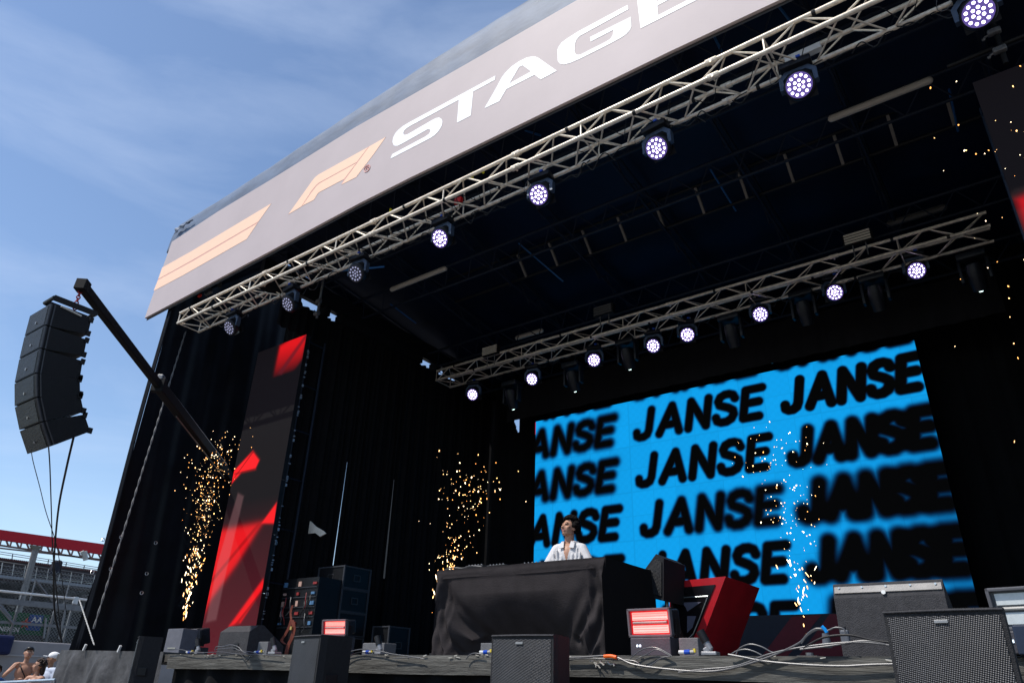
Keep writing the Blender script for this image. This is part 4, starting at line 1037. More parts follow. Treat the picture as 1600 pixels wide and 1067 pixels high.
b = MB(); b.box(((a.x+b2.x)/2, 6.515, DK+.512), (b2.x-a.x-.02, .012, .055), Matrix.Rotation(R_(-22), 3, 'X')); b.build('top_strip', mat('strip_grey', (.33,.31,.29), .7, bump=.4, bscale=120), t)
MB().box((a.x+.62, 6.495, DK+.09), (.34, .012, .11)).build('connector_recess', mat('recess', (.01,.006,.006), .5), t)

gril_big = perforated('grille_big', (.003,.003,.004), (.17,.17,.18), 400)
def fill(label, x, y, ztop, yaw, first=[None]):
    loc = (x, y, ztop)
    if first[0]: return dup(first[0], loc, label, rot=(0, 0, yaw))
    t = thing('front_speaker', label, 'speaker', loc, 'front fill speakers before the stage', rot=(0, 0, yaw))
    W2, D2, H2 = .31, .44, .80
    b = MB(); pl_ = [(-W2, .02), (-W2, .10), (-W2*.72, D2), (W2*.72, D2), (W2, .10), (W2, .02)]
    front = [(W2-.62*k/10, .02-.028*math.sin(math.pi*k/10)) for k in range(1, 10)]
    b.prism([(px_, py_, -H2) for px_, py_ in pl_+front], (0, 0, H2)); b.build('cabinet', blackmat, t, True)
    b = MB(); b.grid(lambda u, v: (-W2+.022+(2*W2-.044)*u, .012-.028*math.sin(math.pi*u), -H2+.02+(H2-.06)*v), 16, 2); b.build('grille', gril_big, t, True, True)
    b = MB(); b.grid(lambda u, v: (-W2+(2*W2)*u, .012-.030*math.sin(math.pi*u)-.004+.02*v, -.014+.012*v), 16, 1); b.build('top_lip', greybox, t, True, solid=.006)
    MB().box((0, -.022, -.07), (.07, .006, .018), bev=.003).build('badge', mat('badge3', (.28,.28,.28), .4, .5), t, True)
    for q_ in (-1, 1): MB().box((q_*.295, .20, -.42), (.03, .15, .10), bev=.008).build('side_handle', blackm, t, True)
    first[0] = t; return t
fs = [('tall dark front speaker with curved side at the far left, seen edge on', -10.16, 5.30, 2.10, R_(-30)), ('second front speaker from the left, grey grille, red strobe behind it', -6.66, 5.28, 2.075, R_(-12)), ('front speaker before the draped table with its right edge catching red light', -3.80, 5.25, 2.045, R_(3)), ('largest front speaker at the lower right with a dark mesh grille', -.62, 5.0, 2.125, R_(-3))]
for i, (lab, x, y, z, yaw) in enumerate(fs):
    o = fill(lab, x, y, z, yaw)
    o.scale = (.68, .68, 1) if i == 0 else (1, 1, 1)
sb0 = None
for i, (lab, x, y, z, yaw) in enumerate(fs):
    lb = ['far left','second from left','middle','right'][i]+' black subwoofer carrying a front speaker'
    if sb0 is None:
        sb0 = thing('subwoofer', lb, 'subwoofer', (x, y, 0), 'subwoofers under the front speakers', rot=(0, 0, yaw))
        MB().box((0, .26, .61), (.7, .5, 1.22), bev=.02).build('cabinet', blackmat, sb0, True)
        MB().box((0, .005, .61), (.62, .01, 1.1)).build('grille', gril_big, sb0, True)
        h0 = z-.8
    else: sb0b = dup(sb0, (x, y, 0), lb, rot=(0, 0, yaw))
for o in bpy.data.objects:
    if o.name.startswith('subwoofer'):
        i = int(o.name.split('.')[1]) if '.' in o.name else 0
        o.scale = (1, 1, (fs[i][3]-.8)/1.22)
# strobes
red_e = mat('strobe_red_lit', (.8,.1,.1), .4, emit=(1,.05,.04), estr=1.0)
red_p = mat('strobe_pink_lit', (.8,.4,.4), .4, emit=(1,.27,.20), estr=1.1)
red_f = mat('strobe_red_plate', (.25,.01,.01), .4, emit=(1,.01,.02), estr=.45)
wht_p = mat('strobe_unlit', (.62,.66,.66), .35, var=.08, scale=30)
gry_f = mat('strobe_plate', (.10,.11,.12), .4)
tubem = mat('strobe_tube', (.30,.29,.27), .2)
def strobe(label, px, Y, w_, h, yaw, tilt, zb, lit, depth=.16):
    c = P(*px, Y); t = thing('strobe_light', label, 'strobe light', (c.x, Y, DK+.005), 'strobe lights on the stage edge', rot=(0, 0, yaw))
    Rt = Matrix.Rotation(tilt, 3, 'X'); o3 = Vector((0, 0, zb+h/2))
    T = lambda x, y, z: o3+Rt @ Vector((x, y, z))
    b = MB(); b.box(T(0, depth*.5+.02, 0), (w_-.03, depth, h-.03), Rt, bev=.02); b.build('housing', housing, t, True)
    b = MB()
    fw = .022
    for (x, z, a, c2) in ((0, h/2-fw/2, w_, fw), (0, -h/2+fw/2, w_, fw), (-w_/2+fw/2, 0, fw, h), (w_/2-fw/2, 0, fw, h)): b.box(T(x, -.012, z), (a, .05, c2), Rt, bev=.006)
    b.build('frame', mat('strobe_frame', (.10,.10,.11), .4), t, True)
    MB().box(T(0, .0, 0), (w_-.04, .01, h-.04), Rt).build('plate', red_f if lit else gry_f, t, True)
    for s_ in (1, -1):
        bz = s_*h*.225
        MB().box(T(0, -.008, bz), (w_-.085, .006, h*.27), Rt).build('led_field', (red_p if lit else wht_p), t, True)
        if lit:
            e_ = MB()
            for k in range(3): e_.box(T(0, -.0125, bz+(k-1)*h*.085), (w_-.10, .002, h*.012), Rt)
            e_.build('led_row', red_e, t, True)
    MB().tube(T(-w_/2+.05, -.012, 0), T(w_/2-.05, -.012, 0), .012, 8).build('flash_tube', tubem, t, True)
    b = MB()
    for s_ in (-1, 1): b.box((s_*(w_/2+.012), .06, zb+h*.32), (.012, .05, h*.6+.0), None)
    b.build('yoke', blackm, t, True)
    MB().box((0, .08, zb*.5), (w_-.04, .22, zb-.01), bev=.008).build('control_box', mat('control_box', (.055,.055,.065), .5, bump=.2), t, True)
    b = MB()
    for k in range(2): b.box((-w_*.29+k*.03, -.034, zb*.55), (.014, .006, .018))
    b.build('display', mat('display', (.7,.8,.9), .3, emit=(.7,.85,1), estr=2 if lit else 0), t, True)
    return t
strobe('red lit strobe light on the stage edge right of the draped table', (1018,1000), 6.42, .455, .25, R_(-4), R_(6), .165, True)
strobe('small red lit strobe light behind the second front speaker', (523,990), 6.6, .42, .20, R_(6), R_(8), .24, True)
strobe('unlit strobe light with white panels at the left end of the deck', (305,985), 6.7, .40, .26, R_(-6), R_(14), .13, False)
strobe('unlit tilted strobe light cut by the right edge of the picture', (1606,960), 6.0, .40, .27, R_(-10), R_(10), .15, False)
# red glow of the strobes (lit lamps in the photo)
for (x, y, z, e) in ((P(1018,975,6.3).x, 6.28, DK+.3, 2.0), (P(523,975,6.5).x, 6.45, DK+.34, 2.0)):
    ld = bpy.data.lights.new('strobe_lamp', 'POINT'); ld.energy = e; ld.color = (1, .04, .06); ld.shadow_soft_size = .08
    lo = bpy.data.objects.new('strobe_lamp', ld); COL.objects.link(lo); lo.location = (x, y-.1, z)
# small boxes
def pbox(label, p0, p1, Y, d, m, name='stage_box'):
    a = P(*p0, Y); c = P(*p1, Y); z1 = max(a.z, c.z); w_ = abs(c.x-a.x); z0 = DK+.003
    t = thing(name, label, 'stage box', ((a.x+c.x)/2, Y+d/2, DK))
    MB().box(((a.x+c.x)/2, Y+d/2, (z0+z1)/2), (w_, d, z1-z0), bev=.008).build('case', m, t)
    MB().box(((a.x+c.x)/2, Y-.002, z0+(z1-z0)*.25), (w_*.5, .008, .02)).build('socket_panel', mat('socket_panel', (.25,.25,.22), .5, var=.4, scale=60), t)
    return t
gm = mat('box_grey', (.12,.12,.125), .7, bump=.3)
pbox('slim upright grey box at the left end of the deck', (263,982), (280,1013), 6.35, .25, mat('slim_grey', (.11,.11,.13), .5))
pbox('small grey box beside the tilted black tube near the left wedge monitor', (404,1002), (417,1016), 6.3, .14, gm)
pbox('small grey box beside the tilted tube left of the draped table', (567,1004), (599,1022), 6.35, .2, gm)
pbox('small dark box at the lower edge of the draped table front', (751,1004), (772,1022), 6.35, .2, gm)
pbox('small grey box beside the tilted tube right of the red strobe', (1060,996), (1092,1018), 6.35, .2, gm)
pbox('navy box with white plug under the tilted strobe at the right edge', (1580,976), (1640,1000), 5.9, .25, mat('navy_box', (.02,.03,.055), .5))
# tilted tubes
def launcher(label, px, Y, lean, m=blackm, first=[None]):
    c = P(*px, Y); loc = (c.x, Y, DK+.003)
    t = thing('tube_launcher', label, 'tube launcher', loc, 'tilted tube launchers on the stage edge', rot=(0, 0, lean))
    if first[0]:
        COL.objects.unlink(t); bpy.data.objects.remove(t); return dup(first[0], loc, label, rot=(0, 0, lean))
    b = MB(); b.box((0, 0, .018), (.13, .12, .03), bev=.008); b.box((-.02, 0, .05), (.07, .05, .05), Matrix.Rotation(-.5, 3, 'Y'), bev=.01); b.build('base', mat('silver_base', (.26,.26,.27), .4, .4), t, True)
    MB().tube((.0, 0, .05), (-.035, 0, .115), .028, 14).build('holder', mat('silver_base', (.26,.26,.27), .4, .4), t, True)
    b = MB(); b.tube((-.03, 0, .105), (-.075, 0, .195), .035, 16, r2=.037); b.build('barrel', m, t, True, True)
    first[0] = t; return t
launcher('tilted black tube with silver base in front of the white strobe', (311,1012), 6.2, 0)
launcher('tilted black tube with silver base beside the left wedge monitor', (430,1014), 6.2, .1)
launcher('tilted black tube with silver base left of the draped table', (594,1018), 6.2, 0)
launcher('tilted black tube with silver base in front of the red lectern', (1110,1016), 6.2, .1)
# blue and white power plugs
def plug(label, px, Y, first=[None]):
    c = P(*px, Y); loc = (c.x, Y, DK+.02)
    if first[0]: return dup(first[0], loc, label)
    t = thing('power_plug', label, 'plug', loc, 'blue power plugs on the stage edge')
    MB().tube((-.05, 0, .008), (.0, 0, .008), .017, 10).build('white_sleeve', mat('plug_white', (.6,.6,.58), .4), t, True)
    MB().tube((0, 0, .008), (.05, 0, .010), .020, 10).build('blue_body', mat('plug_blue', (.01,.06,.40), .35), t, True)
    MB().tube((.05, 0, .010), (.085, 0, .012), .015, 10).build('grey_collar', mat('plug_grey', (.4,.38,.35), .4), t, True)
    b = MB(); b.box((.09, 0, .022), (.02, .02, .03)); b.build('yellow_tab', mat('plug_yellow', (.6,.45,.05), .4), t, True)
    first[0] = t; return t
plug('blue and white plug at the foot of the white strobe', (296,1013), 6.12)
plug('blue and white plug right of the left wedge monitor', (402,1017), 6.12)
plug('blue and white plug left of the draped table', (572,1022), 6.12)
plug('blue and white plug before the draped table beside the middle speaker', (756,1024), 6.12)
plug('blue plug beside the box right of the red strobe', (1070,1021), 6.12)
# cables over the edge
cabs = [([(884,1027),(915,1026),(945,1024),(965,1027),(985,1036),(1010,1041),(1045,1045),(1080,1048),(1115,1048),(1150,1042),(1190,1030),(1225,1016),(1250,1003),(1262,990),(1275,982),(1288,983)], .010, 'long grey cable sagging over the stage edge from the middle speaker to the right'),
 ([(1138,1022),(1165,1027),(1190,1032),(1230,1036),(1275,1039),(1320,1040),(1360,1038),(1402,1037)], .010, 'grey cable sagging low over the board beneath the right wedge monitor'),
 ([(1060,1050),(1100,1045),(1150,1040),(1200,1022),(1245,1012),(1300,1005),(1350,1003),(1400,1009)], .009, 'grey cable crossing upward toward the largest front speaker'),
 ([(1150,1022),(1156,1012),(1172,1006),(1190,1010),(1205,1018),(1215,1020)], .007, 'thin looped grey cable right of the red lectern'),
 ([(1141,1023),(1150,1017),(1164,1014),(1178,1017),(1190,1023)], .007, 'flatter looped cable just right of the red lectern'),
 ([(1252,1005),(1262,992),(1278,983),(1292,985),(1305,980),(1318,982),(1322,990)], .008, 'cable arch tied with blue tape left of the right wedge monitor'),
 ([(1255,1012),(1280,998),(1300,993),(1330,992),(1365,1000),(1400,1004)], .010, 'thick dark cable arching before the right wedge monitor'),
 ([(1250,1014),(1300,1008),(1345,1001),(1375,1004),(1400,1013)], .009, 'third of the bundled cables before the right wedge monitor'),
 ([(884,1030),(920,1028),(960,1030),(990,1032),(1002,1040)], .007, 'short grey cable by the orange tape'),
 ([(985,1028),(1000,1016),(1015,1011),(1030,1013),(1048,1023)], .006, 'thin wire arching before the red strobe'),
 ([(994,1029),(1010,1022),(1025,1014),(1040,1020),(1050,1026)], .005, 'thin wire crossing under the red strobe'),
 ([(1050,1024),(1032,1028),(1018,1038),(1002,1043)], .006, 'thin wire dropping from the box beside the red strobe'),
 ([(530,1024),(545,1018),(565,1014),(590,1016),(612,1021),(640,1025),(655,1028)], .007, 'grey cable curling left of the draped table'),
 ([(528,1038),(540,1030),(556,1020),(575,1018)], .006, 'black cable hanging by the second front speaker'),
 ([(615,1028),(635,1027),(650,1026),(662,1029)], .006, 'cable loop lying on the deck left of the draped table'),
 ([(728,1030),(733,1023),(742,1020),(755,1022)], .007, 'small cable loop beneath the draped table'),
 ([(336,1016),(338,1010),(348,1010),(360,1007),(372,1010),(380,1018),(388,1020)], .008, 'grey coiled cable before the left wedge monitor'),
 ([(338,1014),(350,1013),(365,1012),(375,1016),(392,1018),(402,1021)], .007, 'second turn of the coiled cable before the left wedge monitor'),
 ([(374,1019),(380,1026),(385,1033),(390,1027),(396,1020)], .006, 'dark cable drooping over the board below the left wedge monitor'),
 ([(262,1016),(280,1014),(300,1018),(320,1019),(345,1018),(370,1021),(405,1022),(440,1024)], .006, 'thin cable along the left part of the stage edge')]
for pts, r, lab in cabs:
    q = []
    for k, (px, py) in enumerate(pts):
        p = P(px, py, 6.0)
        if p.z > DK+.01: p = P(px, py, 6.0)
        q.append(p)
    o = MB().path(q, r*.82, 8).build('cable', cable_b if 'dark' in lab or 'black' in lab else cable_m, None, smooth=True); tag(o, lab, 'cable', 'cables along the stage edge')
o = MB().path([P(x, y, 5.985) for x, y in ((944,1025),(954,1024.5),(963,1026.5))], .016, 8).build('orange_tape', mat('orange', (.8,.13,.02), .5), None); tag(o, 'orange tape wrapped round the cables before the draped table', 'tape')
for lab, pp in (('frayed white tape knot hanging on the board below the orange tape', (933,1035)), ('second frayed white tape knot right of the first one', (955,1037))):
    b = MB(); rr = random.Random(pp[0])
    for k in range(9):
        a = P(pp[0]+rr.uniform(-9, 9), pp[1]+rr.uniform(-6, 4), 6.01); b.tube(a, a+Vector((rr.uniform(-.05, .05), 0, rr.uniform(-.03, .02))), .004+.003*rr.random(), 5)
    o = b.build('tape_knot', mat('tape', (.45,.43,.38), .7, var=.4), None); tag(o, lab, 'tape')
for lab, pp in (('grey plug standing upright under the blue tape', (1291,998)), ('square grey plug beside the right wedge monitor', (1321,995))):
    c = P(*pp, 6.1); t = thing('cable_connector', lab, 'plug', c)
    b = MB(); b.tube(c-Vector((0, 0, .06)), c+Vector((0, 0, .04)), .035, 12, r2=.026) if 'upright' in lab else b.box(c, (.06, .05, .10), bev=.01)
    b.build('body', mat('plug_dark', (.09,.10,.12), .45), t)
    MB().tube(c+Vector((0, 0, .04)), c+Vector((0, 0, .07)), .014, 8).build('neck', cable_b, t)
b = MB().path([P(1284,978,6.0), P(1289,983,6.0), P(1292,988,6.0)], .014, 6).build('blue_tape', mat('blue_tape', (.0,.22,.6), .5), None); tag(b, 'bright blue tape on the cable arch left of the right wedge monitor', 'tape')

# flight cases, patch rack, strap
Yc = 8.75
case_m = mat('flight_case', (.004,.0045,.006), .5, var=.3, bump=.2); casee = mat('case_edge', (.042,.046,.055), .6, .2)
a = P(500,886,Yc); c = P(539,886,Yc); x0, x1 = a.x, c.x; top = a.z
hh = (top-DK-.42)/3
grp = 'stacked black flight cases'
def fcase(label, x0, x1, y0, d, z0, h):
    t = thing('flight_case', label, 'flight case', ((x0+x1)/2, y0+d/2, z0), grp)
    MB().box(((x0+x1)/2, y0+d/2, z0+h/2), (x1-x0, d, h-.01)).build('body', case_m, t)
    b = MB()
    for x in (x0, x1):
        for y in (y0, y0+d): b.box((x, y, z0+h/2), (.03, .03, h-.004))
        for z in (z0+.012, z0+h-.016): b.box((x, y0+d/2, z), (.026, d, .022))
    for y in (y0, y0+d):
        for z in (z0+.012, z0+h-.016): b.box(((x0+x1)/2, y, z), (x1-x0, .026, .022))
    b.build('edging', casee, t)
    zc = z0+h*.5
    for (cx_, cy_, sx, sy) in (((x0+x1)/2, y0-.006, .14, .01), (x1+.006, y0+d/2, .01, .14)):
        b = MB()
        for dz in (-.05, .05): b.box((cx_, cy_, zc+dz), (sx, sy, .012))
        for dx in (-.07, .07): b.box((cx_+(dx if sx > .1 else 0), cy_+(dx if sy > .1 else 0), zc), (.012, .012, .11))
        b.build('handle_plate', mat('handle_plate', (.06,.06,.065), .45, .5), t)
    return t
for k in range(3):
    fcase(['lowest','middle','topmost'][k]+' black flight case in the stack of three on the left of the stage', x0, x1, Yc, .62, DK+.42+hh*k, hh)
fcase('low black flight case base under the stack of three', x0, x1, Yc, .62, DK+.004, .41)
fcase('low black flight case standing behind the stack of three', x1+.10, x1+.50, Yc+.75, .5, DK+.004, .62)
ra = thing('equipment_rack', 'open rack full of patch cables and sockets behind the left wedge monitor', 'rack', P(462, 1000, 8.4))
Yo = Yc; Yc = 8.45; A = P(443, 905, Yc-.25); C2 = P(487, 975, Yc-.25)
MB().box(((A.x+C2.x)/2, Yc+.05, (A.z+DK)/2), (C2.x-A.x, .55, A.z-DK)).build('cabinet', case_m, ra)
rr = random.Random(5)
cols_ = [mat('patch_pale', (.42,.27,.22), .5), mat('patch_red', (.25,.03,.03), .5), mat('patch_blue', (.08,.18,.32), .5)]
for j in range(5):
    z = A.z-.10-.16*j
    MB().box(((A.x+C2.x)/2, Yc-.235, z-.06), (C2.x-A.x-.03, .012, .012)).build('rack_rail', casee, ra)
    for k in range(3):
        x = A.x+.08+(C2.x-A.x-.16)*k/2+rr.uniform(-.02, .02)
        MB().box((x, Yc-.24, z), (rr.uniform(.05, .10), .02, rr.uniform(.03, .09))).build('socket_block', rr.choice(cols_), ra)
for k in range(9):
    x = rr.uniform(A.x, C2.x-.05); z = rr.uniform(A.z-.6, A.z-.05)
    MB().path([(x, Yc-.27, z), (x+.04, Yc-.30, z-.12), (x+rr.uniform(-.1, .1), Yc-.29, z-.22), (x+rr.uniform(-.1, .1), Yc-.27, z-.3)], .007, 5).build('patch_cable', rr.choice([cable_b, mat('patch_red', (.12,.02,.02), .5), cable_m]), ra)
sp = thing('lifting_strap', 'dull orange strap with a brass buckle hanging below the cable rack', 'strap', P(455, 985, 8.05))
om = mat('strap_orange', (.13,.028,.016), .7, var=.3, scale=20)
def ribbon(pts, w_):
    q = catmull([P(*p, 8.05) for p in pts], 5); b = MB(); v = []
    for p in q: v += [p+Vector((-w_/2, 0, 0)), p+Vector((w_/2, .01, 0))]
    b.add(v, [(2*i, 2*i+1, 2*i+3, 2*i+2) for i in range(len(q)-1)]); return b
ribbon([(455,968),(452,978),(446,990),(440,1000),(446,1006)], .06).build('left_tail', om, sp, solid=.01)
ribbon([(456,968),(459,980),(456,995),(450,1008),(447,1022)], .08).build('right_tail', om, sp, solid=.01)
ribbon([(457,945),(454,956),(455,968)], .04).build('upper_loop', om, sp, solid=.01)
MB().box(P(455,981,8.03), (.05, .03, .06), bev=.01).build('buckle', mat('brass', (.5,.35,.12), .3, .8), sp)
# torn pale cloth by the curtain
fp = [P(*p, 8.66) for p in ((483,812),(493,822),(505,829),(509,833),(500,838),(492,832),(479,834))]
o = MB().prism(fp, (0, .02, 0)).build('cloth_scrap', mat('cream_cloth', (.85,.78,.66), .8), None); o.location = (0, 0, 0); tag(o, 'torn cream cloth scrap hanging before the left curtains', 'cloth')
for (a, b2, lab) in (((530,690),(517,835),'left'), ((603,630),(590,740),'right')):
    pass
# spark fountains
spark_m = mat('spark', (1,.7,.35), .5, emit=(1,.50,.17), estr=3.6); spark_w = mat('spark_hot', (1,.9,.7), .5, emit=(1,.74,.42), estr=4.8); spark_o = mat('spark_dim', (1,.5,.15), .5, emit=(1,.38,.08), estr=2.2)
def fountain(label, base, pts, Y, n, seed, spread, rmax=.017, jag=1.0):
    rr = random.Random(seed); line = [P(*p, Y) for p in pts]
    t = thing('spark_fountain', label, 'sparks', P(*base, Y), 'spark fountains')
    groups = {0: MB(), 1: MB(), 2: MB()}
    for k in range(n):
        u = rr.random()**.58; f = u*(len(line)-1); i = min(int(f), len(line)-2); c = line[i].lerp(line[i+1], f-i)
        s_ = spread*(.05+u**1.3)*jag; p = c+Vector((rr.gauss(0, s_), rr.gauss(0, s_*.5), rr.gauss(0, s_*.55)))
        if p.z < DK+.1: continue
        r = rmax*.52*rr.uniform(.2, 1)**2.4+.0018; ln = r*(rr.uniform(1, 2.2) if u > .45 else rr.uniform(2, 8))
        d = Vector((rr.gauss(0, .35), rr.gauss(0, .2), 1)).to_track_quat('Z', 'Y').to_matrix()
        g_ = 1 if rr.random() < .3 else (2 if rr.random() < .35 else 0)
        groups[g_].ball(p, (r, r, ln), 6, 5, d)
    for g_, nm in ((0, 'golden_sparks'), (1, 'white_hot_sparks'), (2, 'dim_orange_sparks')):
        o = groups[g_].build(nm, (spark_m, spark_w, spark_o)[g_], t); tag(o, kind='stuff')
    bb_ = P(*base, Y); MB().box((bb_.x, Y, DK+.05), (.22, .22, .10), bev=.01).build('machine', blackm, t)
    MB().tube((bb_.x, Y, DK+.10), (bb_.x, Y, DK+.13), .04, 12).build('nozzle', alu_dk, t)
    return t
fountain('dense golden spark fountain rising before the left LED tower', (287,1005), [(288,975),(291,950),(298,915),(303,880),(312,840),(315,800),(325,765),(335,725),(345,690)], 7.3, 450, 11, .36, .013)
fountain('spark fountain rising behind the left edge of the draped table', (689,1005), [(687,1010),(687,970),(688,930),(696,890),(706,865),(715,840),(722,800),(730,760),(738,735)], 8.0, 240, 12, .36, .012)
fountain('spark fountain in front of the blue video wall, left of the right wedge monitor', (1263,1006), [(1262,1000),(1258,960),(1253,925),(1248,890),(1246,850),(1238,810),(1222,770),(1212,720),(1210,680)], 8.3, 180, 13, .26, .0085)
fountain('scattered sparks in front of the dark LED tower at the right edge', (1640,1010), [(1640,1000),(1632,800),(1615,600),(1590,430),(1572,260),(1560,170)], 7.2, 85, 14, .36, .012)
# wisp of smoke around the left fountain
sm = MB(); c = P(268, 895, 8.2); sm.ball(c, (.75, .5, .95), 20, 14)
o = sm.build('smoke', mat('smoke_surface', (.5,.5,.5)), None); me = o.data; me.materials.clear()
m = bpy.data.materials.new('smoke'); m.use_nodes = True; n = m.node_tree.nodes; l = m.node_tree.links; n.clear()
oo = n.new('ShaderNodeOutputMaterial'); vo = n.new('ShaderNodeVolumePrincipled'); vo.inputs['Color'].default_value = (.9,.9,.95,1)
t_ = n.new('ShaderNodeTexCoord'); z_ = n.new('ShaderNodeTexNoise'); z_.inputs['Scale'].default_value = 1.6; z_.inputs['Detail'].default_value = 4
r_ = n.new('ShaderNodeValToRGB'); r_.color_ramp.elements[0].position = .50; r_.color_ramp.elements[1].position = .8
ml = n.new('ShaderNodeMath'); ml.operation = 'MULTIPLY'; ml.inputs[1].default_value = .22
l.new(t_.outputs['Object'], z_.inputs['Vector']); l.new(z_.outputs['Fac'], r_.inputs[0]); l.new(r_.outputs[0], ml.inputs[0]); l.new(ml.outputs[0], vo.inputs['Density']); l.new(vo.outputs[0], oo.inputs['Volume'])
me.materials.append(m); tag(o, 'faint grey smoke drifting beside the left spark fountain', 'smoke', kind='stuff')

# ================================================================== LEFT BACKGROUND: GRANDSTAND, FENCE, WALL, SPECTATORS
XG = -88
def G(px, py, dx=0): return PX(px, py, XG+dx)
gs = thing('grandstand', 'distant grandstand with a long red roof edge and empty rows of seats', 'grandstand', (XG, 34, 0))
def band(name, p0, p1, p2, p3, m, th=.3, dx=0):
    """quad given by its two left and two right points, carried on beyond both sides"""
    a, b_, c, d = G(*p0, dx), G(*p1, dx), G(*p2, dx), G(*p3, dx)
    e = .8
    a2 = a+(a-b_)*e; b2 = b_+(b_-a)*e; c2 = c+(c-d)*-e if False else c+(c-d)*e; d2 = d+(d-c)*e
    return MB().prism([a2, b2, d2, c2], (-th, 0, 0)).build(name, m, gs)
redroof = mat('red_roof', (.42,.008,.020), .6, var=.08)
band('red_fascia', (0,827), (150,848), (0,843), (150,864.5), redroof, .4, 2)
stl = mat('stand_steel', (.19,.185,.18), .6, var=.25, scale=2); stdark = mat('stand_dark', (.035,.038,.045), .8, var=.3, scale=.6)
for (l0, r0, l1, r1) in (((-20,847),(150,872.5),(-20,849.5),(150,875)), ((-20,852.5),(150,871.5),(-20,854.5),(150,873.5))):
    band('roof_chord', l0, r0, l1, r1, stl, .3)
rt = MB()
for k in range(26):
    x = -30+8*k; ya = 843+(x)*21.5/150; yb = 851+(x)*20/150
    rt.tube(G(x, ya), G(x+(4 if k % 2 else -3), yb+2), .10, 5)
rt.build('roof_lattice', stl, gs)
# upper terrace: rows of seats
TZ = [(868,888),(874.5,894.5),(881,901),(888,908),(896,915)]
seatm = mat('seat_grey', (.050,.046,.05), .7, var=.4, scale=1.2, bump=.3)
for j in range(5):
    y0a, y0b = TZ[j]
    band('seat_row', (0, y0a+3.5), (140, y0b+3.0), (0, y0a+9), (140, y0b+8.5), seatm, .8, -2+1.2*j)
sr = MB()
for k in range(58):
    x = -25+3.1*k; y = 870.5+(x)*18.5/140
    a = G(x, y, -2); c = G(x+2.3, y+.3, -2); d = G(x, y+3.5, -2); sr.add([a, c, c+(d-a), d], [(0,1,2,3)])
tag(sr.build('seat_back', mat('seat_red', (.10,.035,.035), .7, var=.5, scale=.8), gs, solid=.1), kind='stuff')
for (a, b_) in (((0,861.5),(140,884)), ((0,865),(140,887))):
    rl = MB(); rl.tube(G(a[0]-40, a[1]-6.4), G(b_[0]+40, b_[1]+6.4), .035, 5); rl.build('top_rail', stl, gs)
for k in range(6):
    x = -8+28*k; MB().tube(G(x, 862+(x)*.16), G(x-1.5, 872+(x)*.135), .05, 5).build('rail_post', stdark, gs)
band('front_beam', (-5,897), (132,912.5), (-5,901.5), (132,916.5), mat('stand_beam', (.22,.24,.27), .6), .5, 4)
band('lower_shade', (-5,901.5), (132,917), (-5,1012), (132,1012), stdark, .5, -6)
for k in range(5):
    y = 876+6*k; rr_ = MB(); rr_.tube(G(-40, y+.5-5.6, 3), G(180, y+.5+26, 3), .035, 4); rr_.build('handrail', stl, gs)
for k in range(9):
    x = 4+18*k; rr_ = MB(); rr_.tube(G(x, 878+x*.14, 3.2), G(x-3, 896+x*.125, 3.2), .05, 4); rr_.build('stair_rail', mat('rail_pale', (.4,.4,.38), .5), gs)
pil = MB(); 
for dx in (0, 3.2): pil.tube(G(54+dx, 858, 4), G(26+dx, 960, 4), .22, 6)
for k in range(12): pil.tube(G(54-2.33*k, 858+8.5*k, 4), G(57.2-2.33*(k+.9), 858+8.5*(k+.9), 4), .08, 4)
pil.build('pillar', stl, gs)
pil = MB(); pil.tube(G(132,861,4), G(134,875,4), .25, 6); pil.tube(G(128,861,4), G(134,872,4), .2, 6); pil.build('roof_bracket', mat('rail_pale', (.4,.4,.38), .5), gs)
kn = MB(); kn.prism([G(48,851,4.2), G(66,853.5,4.2), G(60,860,4.2), G(53,859,4.2)], (-.4,0,0)); kn.build('node_plate', mat('node_plate', (.14,.13,.10), .7), gs)
for k in range(2):
    a = G(86.5+5.5*k, 879.5, 4.5); s_ = MB(); s_.ball(a, (.35, .35, .32)); s_.tube(a, a-Vector((0, 0, 1.1)), .36, 8, r2=.42)
    o = s_.build('spectator', mat('far_dark', (.02,.02,.03), .8), None); tag(o, ['left','right'][k]+' tiny dark spectator seated in the top row of the far stand', 'spectator')
# dark mesh of trees/seats under the beam: lower tier
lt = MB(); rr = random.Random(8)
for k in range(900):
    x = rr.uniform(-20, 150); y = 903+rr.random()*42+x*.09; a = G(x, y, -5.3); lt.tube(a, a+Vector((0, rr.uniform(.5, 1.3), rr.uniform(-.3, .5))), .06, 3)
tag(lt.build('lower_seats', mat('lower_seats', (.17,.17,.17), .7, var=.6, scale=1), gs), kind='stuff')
# ---- chain link fence
XF = -25
Fp = lambda px, py, dx=0: PX(px, py, XF+dx)
fe = thing('chain_link_fence', 'galvanised chain link fence with pale rails left of the stage', 'fence', (XF, 9.5, 0))
galv = mat('galvanised', (.20,.20,.21), .45, .5, var=.15)
top0, top1 = Fp(-10,921.5), Fp(126,936); zt0 = (top0.z+top1.z)/2
y0f, y1f = Fp(-30,1000).y, Fp(128,960).y+.3
rail = MB(); rail.tube((XF, y0f, zt0), (XF, y1f, zt0), .035, 8); rail.build('top_rail', mat('rail_bright', (.75,.73,.70), .4, .2), fe)
zl_ = Fp(50,975).z; rail = MB(); rail.box((XF, (y0f+y1f)/2, zl_), (.05, y1f-y0f, .07)); rail.build('lower_rail', galv, fe)
z2_ = Fp(50, 943).z; rail = MB(); rail.box((XF+.02, (y0f+y1f)/2, z2_), (.05, y1f-y0f, .16)); rail.build('middle_rail', galv, fe)
zb_ = Fp(50,1000).z
for (a, b_) in (((56,905),(44,948)), ((109,910),(98,950)), ((56,906),(92,950))):
    MB().tube(Fp(*a), Fp(*b_), .02, 6).build('brace', galv, fe)
